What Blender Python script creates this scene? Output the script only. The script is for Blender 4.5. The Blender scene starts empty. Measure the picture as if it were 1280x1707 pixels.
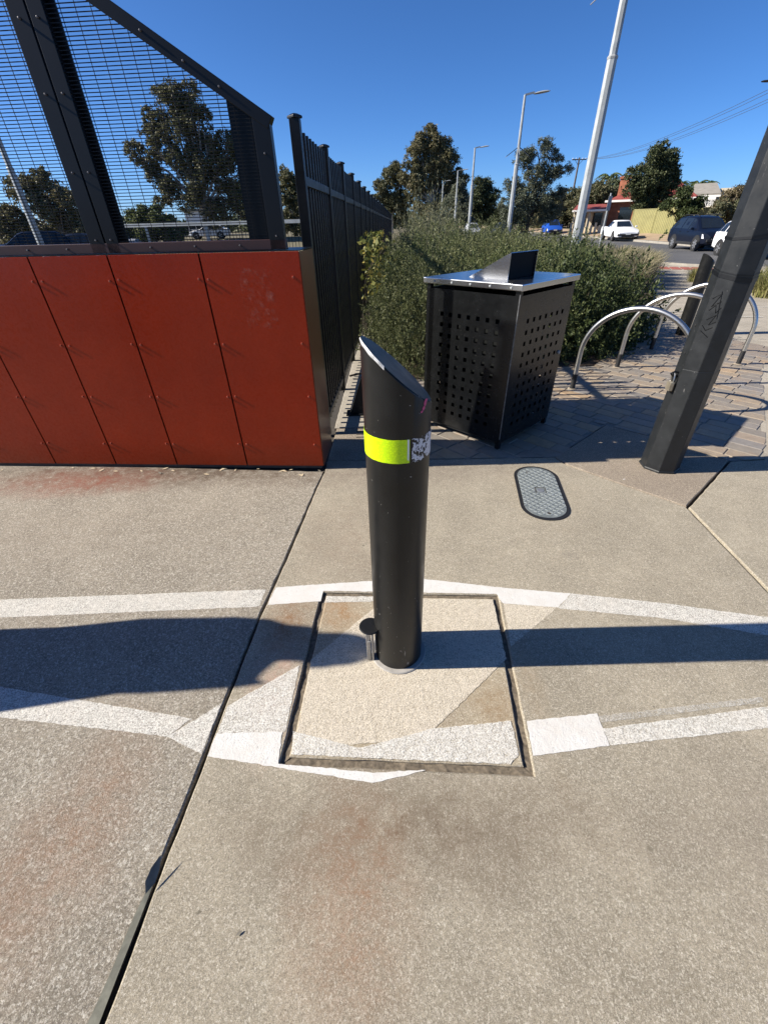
import bpy, bmesh, math, random
import numpy as np
from math import cos, sin
from mathutils import Matrix, Vector, noise as mnoise

random.seed(7)
S = bpy.context.scene
C = S.collection
R = math.radians
PI = math.pi

# ------------------------------------------------------------------ camera, sky, sun, exposure
cam_d = bpy.data.cameras.new('camera')
cam = bpy.data.objects.new('camera', cam_d)
C.objects.link(cam)
cam_d.sensor_fit = 'VERTICAL'
cam_d.sensor_height = 36.0
cam_d.lens = 36.0 * 700.0 / 1707.0
cam_d.clip_start = 0.02
cam_d.clip_end = 5000
cam.matrix_world = Matrix.Translation((0, 0, 1.5)) @ Matrix.Rotation(R(90 - 34.6), 4, 'X') @ Matrix.Rotation(R(-1.5), 4, 'Z')
S.camera = cam

SUN_EL = 33.2
w = bpy.data.worlds.new('World')
S.world = w
w.use_nodes = True
nt = w.node_tree
bg = nt.nodes['Background']
sky = nt.nodes.new('ShaderNodeTexSky')
sky.sky_type = 'NISHITA'
sky.sun_disc = False
sky.sun_elevation = R(SUN_EL)
sky.sun_rotation = R(270)
sky.altitude = 100
sky.air_density = 0.6
sky.dust_density = 0.5
sky.ozone_density = 10.0
hsv = nt.nodes.new('ShaderNodeHueSaturation')
hsv.inputs['Saturation'].default_value = 1.05
nt.links.new(sky.outputs[0], hsv.inputs['Color'])
nt.links.new(hsv.outputs[0], bg.inputs[0])
bg.inputs[1].default_value = 0.081

sun_d = bpy.data.lights.new('sun', 'SUN')
sun = bpy.data.objects.new('sun', sun_d)
C.objects.link(sun)
sun_d.energy = 5.0
sun_d.angle = R(0.53)
sun_d.color = (1.0, 0.93, 0.82)
sun.rotation_euler = (0, -R(90 - SUN_EL), 0)
sun.location = (-20, 0, 15)

S.view_settings.view_transform = 'Standard'
S.view_settings.look = 'None'
S.view_settings.gamma = 1
S.view_settings.exposure = 1.0
S.view_settings.use_curve_mapping = False
S.render.engine = 'CYCLES'

# ------------------------------------------------------------------ material helpers
class NT:
    def __init__(s, name):
        s.m = bpy.data.materials.new(name)
        s.m.use_nodes = True
        s.t = s.m.node_tree
        s.p = s.t.nodes['Principled BSDF']
        s.out = s.t.nodes['Material Output']
    def n(s, typ, **kw):
        nd = s.t.nodes.new(typ)
        for k, v in kw.items():
            if k.startswith('i_'):
                nd.inputs[int(k[2:])].default_value = v
            else:
                setattr(nd, k, v)
        return nd
    def l(s, a, b):
        s.t.links.new(a, b)
    def pos(s):
        return s.n('ShaderNodeNewGeometry').outputs['Position']
    def obj(s):
        return s.n('ShaderNodeTexCoord').outputs['Object']
    def rnd(s):
        return s.n('ShaderNodeObjectInfo').outputs['Random']
    def noise(s, co, scale, detail=4, rough=.6, mult=None):
        nd = s.n('ShaderNodeTexNoise')
        nd.inputs['Scale'].default_value = scale
        nd.inputs['Detail'].default_value = detail
        nd.inputs['Roughness'].default_value = rough
        if mult:
            mp = s.n('ShaderNodeMapping')
            mp.inputs['Scale'].default_value = mult
            s.l(co, mp.inputs[0]); co = mp.outputs[0]
        s.l(co, nd.inputs['Vector'])
        return nd.outputs['Fac']
    def vor(s, co, scale, out='Color', feat='F1'):
        nd = s.n('ShaderNodeTexVoronoi', feature=feat)
        nd.inputs['Scale'].default_value = scale
        s.l(co, nd.inputs['Vector'])
        return nd.outputs[out]
    def math(s, op, a, b=0.5, c=None, clamp=False):
        nd = s.n('ShaderNodeMath', operation=op, use_clamp=clamp)
        for i, v in enumerate((a, b, c)):
            if v is None: continue
            if isinstance(v, (int, float)): nd.inputs[i].default_value = v
            else: s.l(v, nd.inputs[i])
        return nd.outputs[0]
    def ramp(s, fac, stops):
        nd = s.n('ShaderNodeValToRGB')
        cr = nd.color_ramp
        while len(cr.elements) < len(stops): cr.elements.new(0.5)
        for e, (p, c) in zip(cr.elements, stops):
            e.position = p
            if isinstance(c, (int, float)): c = (c, c, c)
            e.color = (*c, 1)
        s.l(fac, nd.inputs[0])
        return nd.outputs[0]
    def rgb(s, c):
        nd = s.n('ShaderNodeRGB'); nd.outputs[0].default_value = (*c, 1); return nd.outputs[0]
    def mix(s, fac, a, b, blend='MIX'):
        nd = s.n('ShaderNodeMix', data_type='RGBA', blend_type=blend)
        if isinstance(fac, (int, float)): nd.inputs[0].default_value = fac
        else: s.l(fac, nd.inputs[0])
        for i, v in ((6, a), (7, b)):
            if isinstance(v, tuple): nd.inputs[i].default_value = (*v, 1)
            else: s.l(v, nd.inputs[i])
        return nd.outputs[2]
    def bump(s, h, strength=.3, dist=.01):
        nd = s.n('ShaderNodeBump')
        nd.inputs['Strength'].default_value = strength
        nd.inputs['Distance'].default_value = dist
        s.l(h, nd.inputs['Height'])
        s.l(nd.outputs[0], s.p.inputs['Normal'])
    def col(s, c):
        if isinstance(c, tuple): s.p.inputs['Base Color'].default_value = (*c, 1)
        else: s.l(c, s.p.inputs['Base Color'])
    def set(s, rough=None, metal=None, spec=None, **kw):
        if rough is not None:
            if isinstance(rough, (int, float)): s.p.inputs['Roughness'].default_value = rough
            else: s.l(rough, s.p.inputs['Roughness'])
        if metal is not None: s.p.inputs['Metallic'].default_value = metal
        if spec is not None: s.p.inputs['Specular IOR Level'].default_value = spec
        for k, v in kw.items(): s.p.inputs[k].default_value = v
    def blob(s, pos, cx, cy, rx, ry, amt=1.0, wob=.5):
        # soft elliptical stain with a ragged rim
        mp = s.n('ShaderNodeMapping')
        mp.inputs['Location'].default_value = (-cx / rx, -cy / ry, 0)
        mp.inputs['Scale'].default_value = (1 / rx, 1 / ry, 0)
        s.l(pos, mp.inputs[0])
        ln = s.n('ShaderNodeVectorMath', operation='LENGTH'); s.l(mp.outputs[0], ln.inputs[0])
        nz = s.noise(pos, 3.0 / max(rx, ry) * .6 + 2, 5, .65)
        d = s.math('MULTIPLY_ADD', nz, wob * 2, s.math('SUBTRACT', ln.outputs['Value'], wob))
        v = s.math('SUBTRACT', 1.0, d, clamp=True)
        g1 = s.ramp(s.noise(pos, 16, 7, .78), [(.34, .12), (.66, 1)])
        g2 = s.ramp(s.noise(pos, 120, 4, .8), [(.36, .35), (.6, 1)])
        return s.math('MULTIPLY', s.math('MULTIPLY', v, amt), s.math('MULTIPLY', g1, g2), clamp=True)

def simple(name, c, rough=.5, metal=0., var=.12, scale=12., spec=None, bump=0.0, coord='obj'):
    m = NT(name)
    co = m.obj() if coord == 'obj' else m.pos()
    nz = m.noise(co, scale, 5, .6)
    a = tuple(x * (1 - var) for x in c); b = tuple(min(1, x * (1 + var)) for x in c)
    m.col(m.ramp(nz, [(.3, a), (.7, b)]))
    m.set(rough=rough, metal=metal, spec=spec)
    if bump: m.bump(nz, bump, .004)
    return m.m

def concrete(name, base, dark, light, fleck_scale, fleck_amt, stains, bumpd=.003, coarse=False):
    m = NT(name)
    p = m.pos()
    big = m.noise(p, 1.1, 6, .62)
    mid = m.noise(p, 9, 6, .7)
    c = m.mix(m.ramp(big, [(.32, 0), (.68, 1)]), base, tuple(x * .80 for x in base))
    c = m.mix(m.ramp(mid, [(.35, 0.0), (.75, .45)]), c, tuple(x * 1.2 for x in base))
    mot = m.noise(p, 3.6, 7, .74)
    c = m.mix(m.ramp(mot, [(.38, .75), (.60, 0)]), c, tuple(x * .60 for x in base))
    grime = m.noise(p, .85, 8, .78)
    c = m.mix(m.ramp(grime, [(.36, .6), (.52, 0)]), c, tuple(x * k for x, k in zip(base, (.50, .49, .48))))
    # grit of two sizes showing in the worn surface
    for sc, amt in ((fleck_scale, fleck_amt), (fleck_scale * 2.3, fleck_amt * .75)):
        # stretch the lookup so stones are irregular, not round cells
        wob = m.n('ShaderNodeTexNoise'); wob.inputs['Scale'].default_value = sc * 1.3; wob.inputs['Detail'].default_value = 3
        m.l(p, wob.inputs['Vector'])
        vm = m.n('ShaderNodeVectorMath', operation='MULTIPLY_ADD'); vm.inputs[1].default_value = (1.6 / sc,) * 3
        m.l(wob.outputs['Color'], vm.inputs[0]); m.l(p, vm.inputs[2])
        vc = m.vor(vm.outputs[0], sc)
        sep = m.n('ShaderNodeSeparateColor'); m.l(vc, sep.inputs[0])
        c = m.mix(m.math('MULTIPLY', m.ramp(sep.outputs[0], [(.55, 0), (.9, 1)]), amt * .8), c, dark)
        c = m.mix(m.math('MULTIPLY', m.ramp(sep.outputs[1], [(.70, 0), (.93, 1)]), amt), c, light)
    fine = m.noise(p, 520, 3, .8)
    c = m.mix(m.ramp(fine, [(.36, .75), (.52, 0)]), c, tuple(x * .32 for x in base))
    blot = m.noise(p, 70, 5, .75)
    c = m.mix(m.ramp(blot, [(.38, .42), (.58, 0)]), c, tuple(x * .46 for x in base))
    pit = m.noise(p, 30, 3, .5)
    c = m.mix(m.ramp(pit, [(.24, .85), (.28, 0)]), c, tuple(x * .28 for x in base))
    # old chewing gum and drip spots
    vd = m.n('ShaderNodeTexVoronoi'); vd.inputs['Scale'].default_value = 2.6; m.l(p, vd.inputs['Vector'])
    sp_ = m.n('ShaderNodeSeparateColor'); m.l(vd.outputs['Color'], sp_.inputs[0])
    spot = m.math('MULTIPLY', m.ramp(m.math('ADD', vd.outputs['Distance'], m.math('MULTIPLY', m.noise(p, 60, 2, .5), .02)), [(.032, .75), (.042, 0)]), m.ramp(sp_.outputs[2], [(.55, 0), (.6, 1)]))
    c = m.mix(spot, c, tuple(x * .35 for x in base))
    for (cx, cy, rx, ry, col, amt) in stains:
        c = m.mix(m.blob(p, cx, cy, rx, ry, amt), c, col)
    m.col(c)
    m.set(rough=.95, spec=.2)
    h = m.math('ADD', m.math('MULTIPLY', m.noise(p, fleck_scale * 1.5, 4, .75), 1.0), m.math('MULTIPLY', fine, .6))
    m.bump(h, .9 if coarse else .6, bumpd)
    return m.m

RUST = (.28, .15, .085)
MUD = (.16, .10, .06)
M = {}
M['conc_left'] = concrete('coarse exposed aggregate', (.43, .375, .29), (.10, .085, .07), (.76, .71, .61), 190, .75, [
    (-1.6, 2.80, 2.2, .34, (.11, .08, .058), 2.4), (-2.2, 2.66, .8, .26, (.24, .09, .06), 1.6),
    (-.95, .55, .22, .42, RUST, .85), (-1.25, .30, .38, .32, RUST, 1.0), (-.62, 1.25, .10, .5, (.13, .11, .09), .45),
    (-2.2, 2.0, 1.2, .4, (.26, .21, .16), .4)], .004, True)
M['conc_right'] = concrete('fine broom finished concrete', (.445, .388, .288), (.10, .088, .068), (.70, .64, .53), 290, .65, [
    (-.45, 1.30, .16, .22, (.22, .12, .06), 1.5), (-.45, .95, .14, .28, (.42, .24, .19), .9), (.1, .50, .8, .20, (.15, .115, .08), 1.5),
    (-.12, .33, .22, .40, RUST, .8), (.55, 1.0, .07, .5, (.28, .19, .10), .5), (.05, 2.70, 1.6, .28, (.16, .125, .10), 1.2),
    (1.25, .45, .6, .3, (.20, .165, .13), .9), (-.2, 1.9, .35, .6, (.22, .165, .12), .8), (1.05, 2.35, .3, .45, (.36, .28, .18), .4),
    (1.0, 1.72, .06, .05, (.1, .09, .08), .7)], .003)
M['conc_patch'] = concrete('cast patch concrete', (.50, .425, .30), (.22, .17, .115), (.70, .63, .5), 250, .7, [
    (-.22, 1.36, .14, .15, (.28, .165, .08), 1.6), (.41, .86, .14, .17, (.25, .175, .10), 1.5),
    (.0, .98, .16, .1, (.42, .28, .15), .9), (0, .86, .4, .1, (.25, .185, .13), .9)], .003)
M['conc_pale'] = concrete('pale path concrete', (.47, .42, .34), (.28, .25, .2), (.6, .55, .47), 120, .4, [], .002)
M['conc_dark'] = concrete('weathered concrete', (.36, .30, .225), (.15, .12, .10), (.58, .50, .4), 240, .8, [
    (1.9, 2.5, .6, .35, (.19, .15, .12), .55)], .003)
M['joint'] = simple('joint soil', (.045, .038, .03), .95, 0, .4, 60, coord='pos')
M['sealant'] = simple('old joint sealant', (.17, .165, .125), .8, 0, .3, 40, coord='pos')

def paint(name, cover, c=(.80, .79, .75), soft=.16):
    """cover: share of the paint film left; the film has worn off high grains and in patches"""
    m = NT(name)
    p = m.pos()
    nz = m.noise(p, 210, 3, .75)
    n2 = m.noise(p, 7, 6, .72)
    n3 = m.noise(p, 38, 4, .65)
    m.col(m.mix(m.ramp(n2, [(.40, 0), (.75, .45)]), c, (.44, .38, .31)))
    m.set(rough=.75, spec=.3)
    tr = m.n('ShaderNodeBsdfTransparent')
    mx = m.n('ShaderNodeMixShader')
    v = m.math('ADD', m.math('MULTIPLY', nz, .66), m.math('ADD', m.math('MULTIPLY', n2, .17), m.math('MULTIPLY', n3, .17)))
    w0 = .5 + (.5 - cover) * .46
    f = m.ramp(v, [(max(0, w0 - soft), .0), (min(1, w0 + soft), 1)])
    m.l(f, mx.inputs[0]); m.l(tr.outputs[0], mx.inputs[1]); m.l(m.p.outputs[0], mx.inputs[2]); m.l(mx.outputs[0], m.out.inputs[0])
    m.bump(m.math('ADD', nz, n3), .7, .003)
    return m.m
M['paint_fresh'] = paint('white line paint', .84, (.60, .59, .56), soft=.09)
M['paint_worn'] = paint('worn white line paint', .60, (.68, .66, .60), .12)
M['paint_faint'] = paint('faint white line paint', .45, (.58, .56, .50), .11)
M['paint_haze'] = paint('rubbed cream line paint', .62, (.66, .59, .47), .14)

def blackpaint(name, base, rough, scr=.0):
    m = NT(name)
    co = m.obj()
    nz = m.noise(co, 14, 5, .65)
    c = m.ramp(nz, [(.3, tuple(x * .8 for x in base)), (.7, tuple(x * 1.25 for x in base))])
    if scr:
        s1 = m.noise(co, 30, 4, .7, (1, 1, .25))
        sp = m.noise(co, 85, 3, .6)
        c = m.mix(m.ramp(s1, [(.68, 0), (.73, scr)]), c, (.30, .29, .27))
        c = m.mix(m.ramp(sp, [(.71, 0), (.74, scr)]), c, (.42, .41, .39))
    m.col(c)
    m.set(rough=m.ramp(nz, [(.3, rough * .85), (.7, min(1, rough * 1.25))]))
    m.set(spec=.35)
    m.bump(m.noise(co, 220, 3, .6), .08, .001)
    return m.m
M['black'] = blackpaint('black powder coat', (.0055, .006, .007), .38)
M['bollard'] = blackpaint('scuffed black paint', (.0085, .0085, .008), .36, .75)
M['polepaint'] = blackpaint('charcoal pole paint', (.014, .0155, .017), .42, .35)
M['binblack'] = blackpaint('gloss black panel', (.0045, .005, .0055), .24, .2)
M['meshblack'] = simple('black mesh wire', (.004, .0045, .006), .45, spec=.25)
M['steel'] = simple('brushed stainless', (.56, .55, .52), .34, 1., .06, 20)
M['steel_top'] = simple('stainless sheet', (.55, .56, .58), .22, 1., .08, 6)
M['galv'] = simple('galvanised steel', (.33, .35, .355), .55, .3, .18, 7)
M['galv2'] = simple('weathered galvanised', (.33, .34, .34), .6, .35, .15, 7)
m = NT('red panel paint')
co = m.obj(); nz = m.noise(co, 2.2, 5, .6); st = m.noise(co, 6, 5, .7, (1, 1, .15)); sm = m.noise(co, 35, 4, .7)
c = m.ramp(nz, [(.3, (.25, .0155, .0008)), (.7, (.31, .021, .0012))])
c = m.mix(m.ramp(st, [(.55, 0), (.8, .22)]), c, (.24, .02, .006))
p = m.pos()
sxyz = m.n('ShaderNodeSeparateXYZ'); m.l(p, sxyz.inputs[0])
low = m.ramp(m.math('ADD', sxyz.outputs[2], m.math('MULTIPLY', m.noise(p, 5, 4, .6), .14)), [(.09, .45), (.30, 0)])
c = m.mix(low, c, (.19, .035, .012))
m.col(c); m.set(rough=m.ramp(sm, [(.3, .22), (.7, .34)]), spec=.3)
m.bump(m.noise(co, 3, 2, .5), .12, .01)
M['red'] = m.m
m = NT('adhesive residue'); co = m.obj()
tr = m.n('ShaderNodeBsdfTransparent'); mx = m.n('ShaderNodeMixShader')
ring = m.noise(co, 22, 5, .75); m.col((.46, .20, .15)); m.set(rough=.8)
m.l(m.ramp(ring, [(.50, 0), (.72, .40)]), mx.inputs[0]); m.l(tr.outputs[0], mx.inputs[1]); m.l(m.p.outputs[0], mx.inputs[2]); m.l(mx.outputs[0], m.out.inputs[0])
M['residue'] = m.m
M['brown'] = simple('bronze brown return', (.17, .055, .025), .30, .0, .2, 4)
M['navy'] = simple('dark frame paint', (.004, .0045, .006), .34, 0, .15, 8, spec=.28)
m = NT('lime reflective tape'); co = m.obj()
v = m.vor(co, 190, 'Distance'); nz = m.noise(co, 20, 4, .6)
m.col(m.mix(m.ramp(v, [(.2, 0), (.6, .55)]), (.62, .88, .0), (.36, .62, .0)))
m.set(rough=.35); m.p.inputs['Emission Color'].default_value = (.6, .95, 0, 1); m.p.inputs['Emission Strength'].default_value = 0
M['lime'] = m.m
m = NT('torn silver tape'); co = m.obj()
v = m.noise(co, 75, 3, .7); tr = m.n('ShaderNodeBsdfTransparent'); mx = m.n('ShaderNodeMixShader')
m.col((.55, .57, .62)); m.set(rough=.4)
big = m.noise(co, 9, 3, .5)
m.l(m.ramp(m.math('MULTIPLY_ADD', big, .5, m.math('MULTIPLY', v, .75)), [(.56, 0), (.60, 1)]), mx.inputs[0]); m.l(tr.outputs[0], mx.inputs[1]); m.l(m.p.outputs[0], mx.inputs[2]); m.l(mx.outputs[0], m.out.inputs[0])
M['torn'] = m.m
M['white_plastic'] = simple('white vinyl', (.75, .75, .72), .5)
M['pink'] = simple('pink paint splash', (.45, .05, .16), .6)
M['rubber'] = simple('black rubber sleeve', (.011, .011, .012), .6)
m = NT('steel tread plate'); co = m.obj(); nz = m.noise(co, 25, 5, .7)
m.col(m.ramp(nz, [(.3, (.13, .15, .15)), (.7, (.24, .26, .255))])); m.set(rough=.5, metal=.3); M['tread'] = m.m
m = NT('slate paver'); p = m.pos(); r = m.rnd()
c = m.ramp(r, [(0, (.19, .172, .15)), (.30, (.27, .23, .18)), (.55, (.33, .255, .17)), (.75, (.22, .205, .19)), (.9, (.38, .27, .16)), (1, (.18, .175, .165))])
nz = m.noise(p, 16, 6, .7); c = m.mix(m.ramp(nz, [(.35, .4), (.65, 0)]), c, (.13, .11, .09))
n3 = m.noise(p, 7, 4, .6); c = m.mix(m.ramp(n3, [(.55, 0), (.75, .5)]), c, (.29, .17, .085))
m.col(c); m.set(rough=.62); m.bump(m.noise(p, 45, 6, .75), .6, .006); M['slate'] = m.m
m = NT('asphalt'); p = m.pos(); nz = m.noise(p, .6, 5, .6); fn = m.noise(p, 60, 3, .7)
c = m.ramp(nz, [(.3, (.072, .072, .075)), (.7, (.105, .104, .104))]); c = m.mix(m.ramp(fn, [(.4, .4), (.6, 0)]), c, (.03, .03, .032))
m.col(c); m.set(rough=.85); m.bump(fn, .4, .01); M['asphalt'] = m.m
m = NT('dry ground'); p = m.pos(); nz = m.noise(p, .5, 6, .65); fn = m.noise(p, 25, 4, .7)
c = m.ramp(nz, [(.3, (.16, .125, .075)), (.5, (.12, .11, .055)), (.7, (.22, .17, .105))]); c = m.mix(m.ramp(fn, [(.4, .5), (.6, 0)]), c, (.06, .05, .03))
m.col(c); m.set(rough=.95); m.bump(fn, .6, .03); M['earth'] = m.m
m = NT('mulch'); p = m.pos(); nz = m.noise(p, 60, 5, .75)
m.col(m.ramp(nz, [(.3, (.025, .017, .011)), (.7, (.12, .08, .05))])); m.set(rough=.95); m.bump(nz, .9, .02); M['mulch'] = m.m
M['kerb'] = simple('kerb concrete', (.26, .24, .205), .9, 0, .15, 6, coord='pos')
M['tactile'] = simple('red tactile paving', (.30, .085, .06), .8, 0, .2, 9, coord='pos')
M['yellowline'] = simple('yellow kerb paint', (.5, .36, .07), .7)

def leafmat(name, c1, c2, c3=None, trans=.25, rough=.55, spec=.25):
    m = NT(name)
    r = m.n('ShaderNodeNewGeometry').outputs['Random Per Island']
    stops = [(0, c1), (.55, c2)] + ([(.9, c3), (1, c3)] if c3 else [(1, c2)])
    col = m.ramp(r, stops)
    m.col(col); m.set(rough=rough, spec=spec)
    tl = m.n('ShaderNodeBsdfTranslucent'); m.l(col, tl.inputs[0])
    mx = m.n('ShaderNodeMixShader'); mx.inputs[0].default_value = trans
    m.l(m.p.outputs[0], mx.inputs[1]); m.l(tl.outputs[0], mx.inputs[2]); m.l(mx.outputs[0], m.out.inputs[0])
    return m.m
M['l_hedge'] = leafmat('grey green needle leaf', (.054, .070, .026), (.112, .126, .050), (.19, .195, .092), .25)
M['l_hedge2'] = leafmat('olive hedge leaf', (.050, .068, .024), (.100, .122, .043), (.175, .19, .08), .25)
M['l_dark'] = leafmat('glossy dark shrub leaf', (.028, .044, .016), (.055, .075, .026), (.10, .12, .045))
M['l_vine'] = leafmat('yellow green vine leaf', (.09, .11, .03), (.16, .165, .04), (.27, .22, .05))
M['l_wisp'] = leafmat('grey wispy leaf', (.09, .10, .055), (.14, .145, .08), (.19, .18, .11))
M['l_gum'] = leafmat('gum leaf', (0.096, 0.102, 0.045), (0.149, 0.140, 0.070), (0.219, 0.184, 0.105), .2)
M['l_gum2'] = leafmat('dark gum leaf', (0.068, 0.078, 0.037), (0.112, 0.116, 0.058), (0.170, 0.150, 0.085), .2)
M['l_tree'] = leafmat('dark tree leaf', (0.033, 0.048, 0.021), (0.063, 0.078, 0.033), (0.090, 0.099, 0.045), .15)
M['l_blue'] = leafmat('grey tree leaf', (0.068, 0.083, 0.053), (0.112, 0.128, 0.083), (0.165, 0.173, 0.120), .2)
M['l_palm'] = leafmat('palm frond', (0.046, 0.065, 0.023), (0.078, 0.104, 0.039), None, .15)
M['l_grass'] = leafmat('tussock blade', (.12, .125, .06), (.24, .215, .125), (.36, .31, .21), .3)
M['l_grass2'] = leafmat('lime tussock blade', (.13, .15, .04), (.24, .23, .08), (.34, .30, .14), .3)
M['bark'] = simple('grey brown bark', (.22, .18, .145), .9, 0, .35, 4)
M['darkbark'] = simple('dark twig bark', (.06, .045, .033), .9, 0, .35, 9)
M['palebark'] = simple('pale gum bark', (.42, .37, .31), .85, 0, .3, 2)
M['wood'] = simple('weathered pole timber', (.10, .075, .06), .9, 0, .25, 5)
M['wire'] = simple('cable', (.05, .05, .055), .7)
M['brick'] = simple('orange brick', (.34, .13, .07), .85, 0, .25, 3)
M['rooftile'] = simple('red roof tile', (.22, .045, .035), .75, 0, .25, 3)
M['greyroof'] = simple('grey roof sheet', (.25, .23, .2), .8, 0, .15, 2)
M['cream'] = simple('cream render', (.55, .47, .34), .85, 0, .1, 2)
M['whitepaint'] = simple('white paint', (.78, .76, .72), .6, 0, .05, 3)
M['olive'] = simple('yellow olive sheet', (.27, .25, .105), .6, 0, .12, 2)
M['glass'] = simple('dark glass', (.012, .016, .02), .06, 0, .1, 2, spec=.8)
M['plastic'] = simple('black trim', (.015, .015, .016), .6)
M['tyre'] = simple('tyre rubber', (.014, .014, .014), .8)
M['rim'] = simple('alloy rim', (.50, .50, .51), .3, .8, .05)
M['rimdark'] = simple('two tone rim', (.16, .16, .17), .35, .7, .1)
M['headlamp'] = simple('clear lamp lens', (.75, .76, .77), .12, .2, .05)
M['tail'] = simple('red lamp lens', (.35, .02, .015), .2)
M['plate'] = simple('number plate', (.6, .6, .57), .5)
def carpaint(name, c):
    return simple(name, c, .30, 0, .03, 3, spec=.35)
M['car_white'] = carpaint('white car paint', (.76, .77, .78))
M['car_navy'] = carpaint('navy car paint', (.004, .006, .014))
M['car_blue'] = carpaint('blue car paint', (.015, .07, .35))
M['car_grey'] = carpaint('silver car paint', (.35, .36, .38))
M['dryleaf'] = simple('dead leaf', (.55, .45, .30), .8, 0, .3, 30)
M['deadleaf2'] = simple('grey dead leaf', (.16, .145, .115), .8, 0, .3, 30)

# ------------------------------------------------------------------ mesh helpers
class MB:
    def __init__(s): s.v = []; s.f = []
    def add(s, vs, fs):
        o = len(s.v); s.v += [tuple(v) for v in vs]; s.f += [tuple(i + o for i in f) for f in fs]; return s
    def box(s, c, d, rz=0.0, mat=None):
        x, y, z = (k / 2 for k in d)
        vs = [Vector((a * x, b * y, e * z)) for e in (-1, 1) for a, b in ((-1, -1), (1, -1), (1, 1), (-1, 1))]
        if mat is None: mat = Matrix.Rotation(rz, 3, 'Z')
        vs = [mat @ v + Vector(c) for v in vs]
        return s.add(vs, [(3, 2, 1, 0), (4, 5, 6, 7), (0, 1, 5, 4), (1, 2, 6, 5), (2, 3, 7, 6), (3, 0, 4, 7)])
    def bar(s, a, b, wd, hd=None, up=(0, 0, 1)):
        a = Vector(a); b = Vector(b); d = b - a; L = d.length; d.normalize()
        u = Vector(up)
        if abs(d.dot(u)) > .98: u = Vector((0, 1, 0))
        sx = d.cross(u).normalized(); sy = sx.cross(d).normalized()
        mt = Matrix((sx, d, sy)).transposed()
        return s.box((a + b) / 2, (wd, L, hd or wd), mat=mt)
    def tube(s, pts, r, n=10, cap=True):
        pts = [Vector(p) for p in pts]; k = len(pts); rs = r if isinstance(r, (list, tuple)) else [r] * k
        ring = []; prev = None
        for i, p in enumerate(pts):
            d = (pts[min(i + 1, k - 1)] - pts[max(i - 1, 0)]).normalized()
            if prev is None:
                u = Vector((0, 0, 1)) if abs(d.z) < .9 else Vector((1, 0, 0))
                u = (u - d * u.dot(d)).normalized()
            else:
                u = (prev - d * prev.dot(d)).normalized()
            prev = u; v = d.cross(u)
            ring.append([p + (u * math.cos(t) + v * math.sin(t)) * rs[i] for t in [2 * PI * j / n for j in range(n)]])
        vs = [v for q in ring for v in q]
        fs = [(i * n + j, i * n + (j + 1) % n, (i + 1) * n + (j + 1) % n, (i + 1) * n + j) for i in range(k - 1) for j in range(n)]
        if cap: fs += [tuple(reversed(range(n))), tuple((k - 1) * n + j for j in range(n))]
        return s.add(vs, fs)
    def lathe(s, prof, c=(0, 0, 0), n=24, axis='Z'):
        vs = []
        for r_, z_ in prof:
            for j in range(n):
                t = 2 * PI * j / n; a, b = r_ * math.cos(t), r_ * math.sin(t)
                v = (a, b, z_) if axis == 'Z' else ((z_, a, b) if axis == 'X' else (a, z_, b))
                vs.append(Vector(v) + Vector(c))
        k = len(prof)
        fs = [(i * n + j, i * n + (j + 1) % n, (i + 1) * n + (j + 1) % n, (i + 1) * n + j) for i in range(k - 1) for j in range(n)]
        fs += [tuple(reversed(range(n))), tuple((k - 1) * n + j for j in range(n))]
        return s.add(vs, fs)
    def prism(s, poly, z0, z1):
        n = len(poly)
        vs = [(x, y, z0) for x, y in poly] + [(x, y, z1) for x, y in poly]
        return s.add(vs, [tuple(reversed(range(n))), tuple(range(n, 2 * n))] + [(i, (i + 1) % n, n + (i + 1) % n, n + i) for i in range(n)])
    def mesh(s, name, mat=None, smooth=None, bev=0.0):
        me = bpy.data.meshes.new(name); me.from_pydata(s.v, [], s.f)
        bm = bmesh.new(); bm.from_mesh(me)
        bmesh.ops.recalc_face_normals(bm, faces=bm.faces)
        if bev:
            es = [e for e in bm.edges if len(e.link_faces) == 2 and e.calc_face_angle(0) > .5]
            bmesh.ops.bevel(bm, geom=es, offset=bev, segments=2, profile=.6, affect='EDGES', clamp_overlap=True)
        bm.to_mesh(me); bm.free()
        if mat: me.materials.append(M[mat] if isinstance(mat, str) else mat)
        if smooth:
            me.shade_smooth(); me.set_sharp_from_angle(angle=R(smooth))
        return me
    def build(s, name, mat, parent=None, smooth=None, bev=0.0):
        return link(name, s.mesh(name, mat, smooth, bev), parent)

def link(name, me, parent=None, loc=None, rz=None):
    o = bpy.data.objects.new(name, me); C.objects.link(o)
    if parent: o.parent = parent
    if loc is not None: o.location = loc
    if rz is not None: o.rotation_euler = (0, 0, rz)
    return o
def tag(o, label, cat, group=None):
    o['label'] = label; o['category'] = cat
    if group: o['group'] = group
    return o
def thing(name, label, cat, loc=(0, 0, 0), rz=0.0, group=None):
    o = link(name, None, None, loc, rz); o.empty_display_size = .2
    return tag(o, label, cat, group)
def struct(o): o['kind'] = 'structure'; return o
def stuff(o): o['kind'] = 'stuff'; return o
def copy_tree(o, parent=None):
    c = o.copy(); C.objects.link(c); c.parent = parent
    for ch in o.children: copy_tree(ch, c)
    return c
def pol(az, d, z=0.0):
    return Vector((math.sin(R(az)) * d, math.cos(R(az)) * d, z))

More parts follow.
